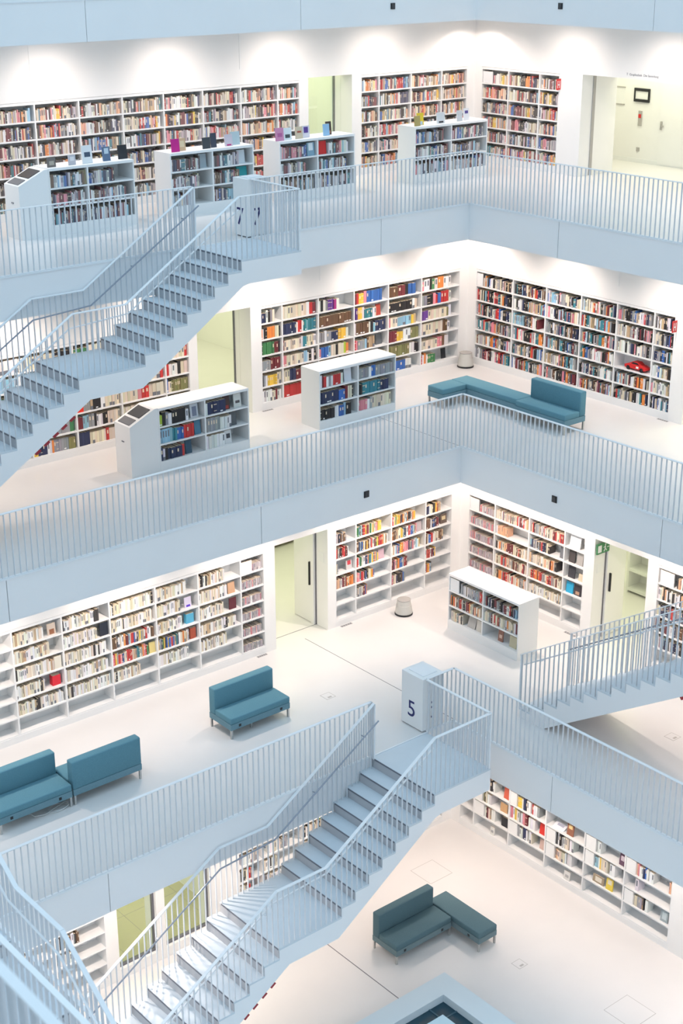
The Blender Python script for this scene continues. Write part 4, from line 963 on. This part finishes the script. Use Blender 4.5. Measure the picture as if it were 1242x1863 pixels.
faceout('7R', 0, 0.20, 0, 0.28, 0.24, W_, 'white label board on the top shelf of the uppermost right bookcase', 0.02, lean=0.0)
def f4(y, row, wd, h, c, label, inset=0.05, **kw):
    b, a_, b_ = bay4(y); faceout('4R', b, (y - a_)/(b_ - a_), row, wd, h, c, label, inset, **kw)
f4(3.88, 2, 0.18, 0.23, (0.62, 0.12, 0.07), 'orange red book face out near the left end of the lowest bookcase')
f4(3.80, 3, 0.17, 0.18, (0.60, 0.36, 0.18), 'tan book face out below the orange red book', lean=0.06)
f4(3.83, 4, 0.17, 0.20, (0.02, 0.02, 0.025), 'black box standing below the tan book, lowest storey', 0.06, lean=0.0, th=0.12)
f4(4.80, 3, 0.17, 0.24, (0.66, 0.03, 0.02), 'bright red book face out in the middle of the lowest bookcase')
f4(4.80, 4, 0.13, 0.20, (0.62, 0.44, 0.38), 'pale pink book on the shelf below the bright red book')
f4(5.44, 2, 0.15, 0.22, (0.30, 0.12, 0.07), 'brown picture book on the upper visible shelf of the lowest bookcase', art=((0.75, 0.55, 0.25), 0.6, 0.95))
f4(5.16, 2, 0.26, 0.16, (0.70, 0.71, 0.75), 'white booklet lying back on the upper visible shelf, lowest bookcase', 0.03, lean=1.1, art=((0.35, 0.36, 0.45), 0.5, 0.8))
f4(6.65, 2, 0.13, 0.23, (0.12, 0.06, 0.10), 'dark purple picture book standing alone, lowest bookcase', art=((0.6, 0.5, 0.55), 0.4, 0.8))
f4(6.16, 4, 0.25, 0.15, (0.34, 0.27, 0.18), 'brown framed picture lying low on a shelf of the lowest bookcase', 0.04, art=((0.72, 0.66, 0.55), 0.2, 0.8))
f4(6.42, 4, 0.15, 0.22, (0.72, 0.55, 0.08), 'yellow picture book right of the brown framed picture', 0.03, art=((0.70, 0.64, 0.5), 0.5, 0.9))
f4(7.62, 4, 0.16, 0.23, (0.30, 0.36, 0.38), 'grey picture book at the right end of the lowest bookcase', art=((0.5, 0.58, 0.6), 0.2, 0.8))
f4(3.54, 5, 0.10, 0.17, (0.72, 0.71, 0.68), 'small white card on the bottom shelf near the left end, lowest bookcase', 0.03, art=((0.4, 0.4, 0.4), 0.3, 0.6))
f4(5.44, 5, 0.14, 0.18, (0.70, 0.69, 0.66), 'white card on the bottom shelf below the peach books, lowest bookcase', 0.03, art=((0.4, 0.4, 0.4), 0.3, 0.6))
faceout('4F', 0, 0.70, 0, 0.30, 0.20, K_, 'black book lying open on the bottom-left bookcase', 0.10, lean=0.9)
faceout('4L', 2, 0.5, 2, 0.16, 0.24, (0.36, 0.60, 0.03), 'lime green book glimpsed through the foreground stair railing', 0.05)
# white blank boxes set flush in the cubbies of the lowest bookcase
for y0_, y1_, r, lab in ((3.07, 3.27, 3, 'left of the olive book, second visible shelf'), (3.99, 4.16, 2, 'left of the yellow books, top visible shelf'), (5.85, 6.08, 2, 'fifth bay of the top visible shelf'), (6.77, 6.98, 2, 'last bay of the top visible shelf'),
                       (4.92, 5.14, 3, 'right of the bright red book, second visible shelf'), (5.85, 6.05, 3, 'left of the sky-blue books, second visible shelf'), (3.07, 3.32, 4, 'second bay of the third visible shelf'), (3.99, 4.20, 4, 'right of the black box, third visible shelf'),
                       (4.92, 5.13, 4, 'left of the peach books, third visible shelf'), (6.77, 6.97, 4, 'last bay of the third visible shelf')):
    b, a_, b_ = bay4((y0_ + y1_)/2); U0, f, z, side = at_case('4R', b, (y0_ - a_)/(b_ - a_), r); U1 = U0 + (y1_ - y0_)
    t = thing('storage_box', 'white lidded box, %s, lowest bookcase' % lab, 'box', (f - 0.12, (U0 + U1)/2, z), 'white boxes in the lowest bookcase')
    mb = MB(); mb.box(f - 0.24, f - 0.012, U0 + 0.004, U1 - 0.004, z + 0.001, z + 0.235); obj('body', mb, M['white'], t)
    mb = MB(); mb.box(f - 0.242, f - 0.010, U0 + 0.002, U1 - 0.002, z + 0.238, z + 0.262); obj('lid', mb, M['white'], t)
# a red model car on the middle-storey right bookcase
U, f, z, side = at_case('6R', 4, 0.55, 3)
t = thing('model_car', 'red toy sports car parked alone on a shelf of the middle-storey right bookcase', 'toy car', (f - 0.10, U, z))
fn = lambda a, b, q: (q, U + a, z + b)
mb = MB(); mb.prism([(-0.25, 0.035), (-0.26, 0.09), (-0.20, 0.115), (-0.12, 0.125), (0.14, 0.12), (0.24, 0.095), (0.26, 0.06), (0.24, 0.035)], fn, f - 0.20, f - 0.03); obj('body', mb, M['red'], t, bevel=0.008, smooth=False)
mb = MB(); mb.prism([(-0.13, 0.118), (-0.07, 0.175), (0.05, 0.175), (0.13, 0.118)], fn, f - 0.185, f - 0.045); obj('cabin', mb, M['red'], t, bevel=0.006)
mb = MB(); mb.prism([(-0.09, 0.13), (-0.06, 0.165), (0.04, 0.165), (0.09, 0.13)], fn, f - 0.044, f - 0.042); obj('window', mb, M['dark'], t)
for a in (-0.16, 0.16):
    for q in (f - 0.19, f - 0.04):
        mb = MB(); n = 16; pr = [(a + 0.042*math.cos(2*math.pi*i/n), 0.044 + 0.042*math.sin(2*math.pi*i/n)) for i in range(n)]
        mb.prism(pr, fn, q - 0.015, q + 0.015); obj('wheel', mb, M['dark'], t)
mb = MB(); mb.prism([(0.03, 0.06), (0.09, 0.06), (0.09, 0.10), (0.03, 0.10)], fn, f - 0.0295, f - 0.027); obj('number_patch', mb, M['white'], t)
# red flag signs at the top ends of two bookcases
for k, y_, lab in ((7, -1.50, 'small red flag sign at the end of the top-storey right bookcase'), (6, 3.69, 'small red flag sign at the end of the middle-storey right bookcase')):
    f = WALL[k]; z = ZL[k] + 1.70
    t = thing('flag_sign', lab, 'sign', (f + 0.08, y_, z), 'red flag signs on the right bookcases')
    mb = MB(); mb.box(f, f + 0.13, y_ - 0.006, y_ + 0.006, z + 0.03, z + 0.25); obj('plate', mb, M['red'], t)
    mb = MB(); mb.box(f + 0.03, f + 0.045, y_ + 0.006, y_ + 0.008, z + 0.06, z + 0.21); mb.box(f + 0.085, f + 0.10, y_ + 0.006, y_ + 0.008, z + 0.06, z + 0.21); mb.box(f + 0.045, f + 0.085, y_ + 0.006, y_ + 0.008, z + 0.12, z + 0.14); obj('pictogram', mb, M['white'], t)

# ------------------------------------------------------------------ seating
def cushion(name, parent, x0, x1, y0, y1, z0, z1, m, bev=0.03):
    mb = MB(); mb.box(x0, x1, y0, y1, z0, z1); o = obj(name, mb, m, parent, bevel=bev, smooth=True)
    return o
def seat(k, x0, x1, y0, y1, label, back=None, m=('teal', 'teal_base'), sockets=(), name='sofa', group=None, mid_leg=None):
    """back: side of the backrest, one of -x +x -y +y"""
    z = ZL[k]; t = thing(name, label, 'sofa' if back else 'bench', ((x0 + x1)/2, (y0 + y1)/2, z), group)
    mb = MB(); mb.box(x0, x1, y0, y1, z + 0.165, z + 0.275); obj('base', mb, M[m[1]], t, bevel=0.006)
    bx0, bx1, by0, by1 = x0, x1, y0, y1
    if back == '-y': by0 = y0 + 0.165; bb = (x0, x1, y0, y0 + 0.16)
    if back == '+y': by1 = y1 - 0.165; bb = (x0, x1, y1 - 0.16, y1)
    if back == '-x': bx0 = x0 + 0.165; bb = (x0, x0 + 0.16, y0, y1)
    if back == '+x': bx1 = x1 - 0.165; bb = (x1 - 0.16, x1, y0, y1)
    cushion('seat_cushion', t, bx0, bx1, by0, by1, z + 0.275, z + 0.385, M[m[0]], 0.018)
    if back: cushion('backrest', t, *bb, z + 0.275, z + 0.745, M[m[0]], 0.02)
    for a in (x0 + 0.025, x1 - 0.025):
        for b in (y0 + 0.025, y1 - 0.025):
            mb = MB(); mb.box(a - 0.016, a + 0.016, b - 0.016, b + 0.016, z, z + 0.165); obj('leg', mb, M['steel'], t)
    if mid_leg: mb = MB(); mb.box(mid_leg[0] - 0.016, mid_leg[0] + 0.016, mid_leg[1] - 0.016, mid_leg[1] + 0.016, z, z + 0.165); obj('leg', mb, M['steel'], t)
    for sx, sy, ax in sockets:
        mb = MB()
        if ax == 'y': mb.box(sx - 0.022, sx + 0.022, sy, sy + 0.006, z + 0.20, z + 0.244)
        else: mb.box(sx, sx + 0.006, sy - 0.022, sy + 0.022, z + 0.20, z + 0.244)
        obj('socket', mb, M['dark'], t)
    return t
seat(5, 6.53, 7.76, 2.02, 2.64, 'teal two-seat sofa standing alone by the long bookcase', '-y', sockets=((6.72, 2.64, 'y'), (7.58, 2.64, 'y')), mid_leg=(7.25, 2.50))
seat(5, 9.54, 10.765, 2.09, 2.71, 'teal sofa with its back to the railing, left of the lone sofa', '+y')
seat(5, 10.79, 12.02, 2.09, 2.71, 'teal sofa facing the railing at the left edge of the picture', '-y', sockets=((11.0, 2.71, 'y'), (11.82, 2.71, 'y')))
seat(4, 5.0, 6.27, 4.50, 5.12, 'dark petrol sofa with backrest on the lowest storey', '-y', ('petrol', 'petrol_base'), sockets=((5.22, 5.12, 'y'), (6.08, 5.12, 'y')))
seat(4, 4.545, 4.975, 4.50, 5.77, 'dark petrol backless bench joined to the sofa on the lowest storey', None, ('petrol', 'petrol_base'), sockets=((4.975, 5.52, 'x'),), name='bench')
seat(6, 0.305, 0.93, -0.07, 0.37, 'short teal bench forming the end of the L on the middle storey', None, name='bench')
seat(6, -0.13, 0.30, -0.07, 1.735, 'long teal backless bench along the right edge of the middle storey', None, name='bench')
seat(6, -0.20, 0.37, 1.745, 3.0, 'teal sofa with backrest at the right end of the L on the middle storey', '-x')
mb = MB(); pts = []
for i in range(40):
    a = i/39*2*math.pi*1.6; pts.append((11.02 + 0.16*math.cos(a) - 0.05*i/39, 2.60 + 0.10*math.sin(a), 0.008 + 0.0006*i))
pts += [(11.25, 2.66, 0.02), (11.4, 2.62, 0.03), (11.5, 2.5, 0.10)]
mb.tube(pts, 0.007, 6); tag(obj('cable', mb, M['cable']), 'pale coiled cable lying under the sofa at the left edge', 'cable')

# ------------------------------------------------------------------ round library stools
for k, x_, y_, lab in ((5, 2.30, 0.83, 'round grey kick stool before the bookcase left of the corner, 5 storey'), (6, -1.50, -1.50, 'round grey kick stool in the corner of the middle storey')):
    z = ZL[k]; t = thing('kick_stool', lab, 'stool', (x_, y_, z), 'round kick stools')
    mb = MB(); mb.lathe([(0.165, z + 0.03), (0.172, z + 0.045), (0.160, z + 0.12), (0.150, z + 0.20), (0.148, z + 0.205)], x_, y_); obj('lower_drum', mb, M['stool'], t, smooth=False)
    mb = MB(); mb.lathe([(0.142, z + 0.205), (0.135, z + 0.27), (0.128, z + 0.30)], x_, y_); obj('upper_drum', mb, M['stool'], t)
    mb = MB(); mb.lathe([(0.132, z + 0.30), (0.134, z + 0.312), (0.120, z + 0.318), (0.05, z + 0.318)], x_, y_); obj('step_pad', mb, M['vent'], t)
    mb = MB(); mb.lathe([(0.160, z), (0.178, z + 0.004), (0.178, z + 0.028), (0.165, z + 0.032)], x_, y_); obj('rubber_ring', mb, M['dark'], t)

# ------------------------------------------------------------------ floor details
def vent(k, x0, x1, y0, y1, lab):
    t = thing('floor_vent', lab, 'vent', ((x0 + x1)/2, (y0 + y1)/2, ZL[k]), 'floor vents')
    mb = MB(); mb.box(x0, x1, y0, y1, ZL[k], ZL[k] + 0.003); obj('plate', mb, M['vent'], t)
    mb = MB(); n = 5
    for i in range(n):
        if x1 - x0 > y1 - y0: a = x0 + (x1 - x0)*(i + 0.2)/n; mb.box(a, a + (x1 - x0)*0.6/n, y0 + 0.01, y1 - 0.01, ZL[k] + 0.003, ZL[k] + 0.004)
        else: a = y0 + (y1 - y0)*(i + 0.2)/n; mb.box(x0 + 0.01, x1 - 0.01, a, a + (y1 - y0)*0.6/n, ZL[k] + 0.003, ZL[k] + 0.004)
    obj('slots', mb, M['nosing'], t)
vent(5, 3.35, 3.62, 0.47, 0.53, 'slim grey floor vent by the case left of the corner, 5 storey')
vent(5, 5.40, 5.62, 0.47, 0.53, 'slim grey floor vent at the door end of the long bookcase')
vent(5, 0.47, 0.53, 3.40, 3.68, 'slim grey floor vent under the exit-sign end of the right bookcase')
vent(6, 3.45, 3.70, -1.78, -1.72, 'slim grey floor vent at the foot of the encyclopaedia bookcase')
vent(6, -1.78, -1.72, 3.45, 3.70, 'slim grey floor vent at the foot of the middle-storey right bookcase')
vent(4, 2.32, 2.39, 7.35, 7.68, 'slim grey floor vent at the right end of the lowest bookcase')
def hatch(k, x0, x1, y0, y1, lab, flap=True):
    t = thing('floor_hatch', lab, 'hatch', ((x0 + x1)/2, (y0 + y1)/2, ZL[k]), 'flush floor hatches')
    z = ZL[k]; mb = MB(); g = 0.008
    mb.box(x0, x1, y0, y0 + g, z, z + 0.002); mb.box(x0, x1, y1 - g, y1, z, z + 0.002); mb.box(x0, x0 + g, y0 + g, y1 - g, z, z + 0.002); mb.box(x1 - g, x1, y0 + g, y1 - g, z, z + 0.002); obj('rim', mb, M['vent'], t)
    mb = MB(); mb.box(x0 + g, x1 - g, y0 + g, y1 - g, z, z + 0.0015); obj('lid', mb, M['floor'], t)
    if flap: mb = MB(); mb.box(x0 + 0.06, x0 + 0.14, y1 - 0.07, y1 - 0.03, z + 0.0015, z + 0.003); obj('flap', mb, M['vent'], t)
hatch(5, 5.47, 5.67, 2.38, 2.58, 'small square floor hatch between the lone sofa and the 5 pillar')
hatch(4, 3.70, 4.25, 3.25, 3.80, 'large square floor hatch behind the petrol sofa', False)
hatch(4, 4.55, 4.75, 6.32, 6.52, 'small square floor hatch right of the petrol bench')
hatch(4, 3.87, 4.45, 8.1, 8.7, 'large square floor hatch at the bottom right corner', False)
hatch(5, 2.0, 2.2, 7.15, 7.35, 'small floor hatch under the stair rising at the right')

# ------------------------------------------------------------------ roof light in the lowest floor
z = ZL[4]; c0 = 5.79; c1 = 6.455; e0, e1 = SPAN - c0, SPAN - c1; zc = z + 0.33
t = thing('roof_light', 'pale curb and dark glass roof light at the bottom edge of the picture', 'roof light', (MID, MID, z))
mb = MB(); ring(mb, 6.06, SPAN - 6.06, c1, e1, z, zc); obj('curb', mb, mat('pale_blue_curb', (0.60, 0.68, 0.72), 0.5), t)
mb = MB(); ring(mb, c1, e1, 7.15, SPAN - 7.15, z + 0.16, z + 0.19); obj('dark_glass_border', mb, M['darkglass'], t)
mb = MB(); mb.box(7.15, SPAN - 7.15, 7.15, SPAN - 7.15, z + 0.18, z + 0.21) if False else ring(mb, 6.71, SPAN - 6.71, 8.2, SPAN - 8.2, z + 0.195, z + 0.235); mb.box(8.2, SPAN - 8.2, 8.2, SPAN - 8.2, z + 0.195, z + 0.235); obj('pale_glass_panel', mb, M['skyglass'], t)
for a in (6.75, 7.3):
    mb = MB(); mb.box(a, a + 0.03, c1, 6.7, z + 0.19, z + 0.2); obj('mullion', mb, M['mullion'], t)
    mb = MB(); mb.box(c1, 6.7, a, a + 0.03, z + 0.19, z + 0.2); obj('mullion', mb, M['mullion'], t)
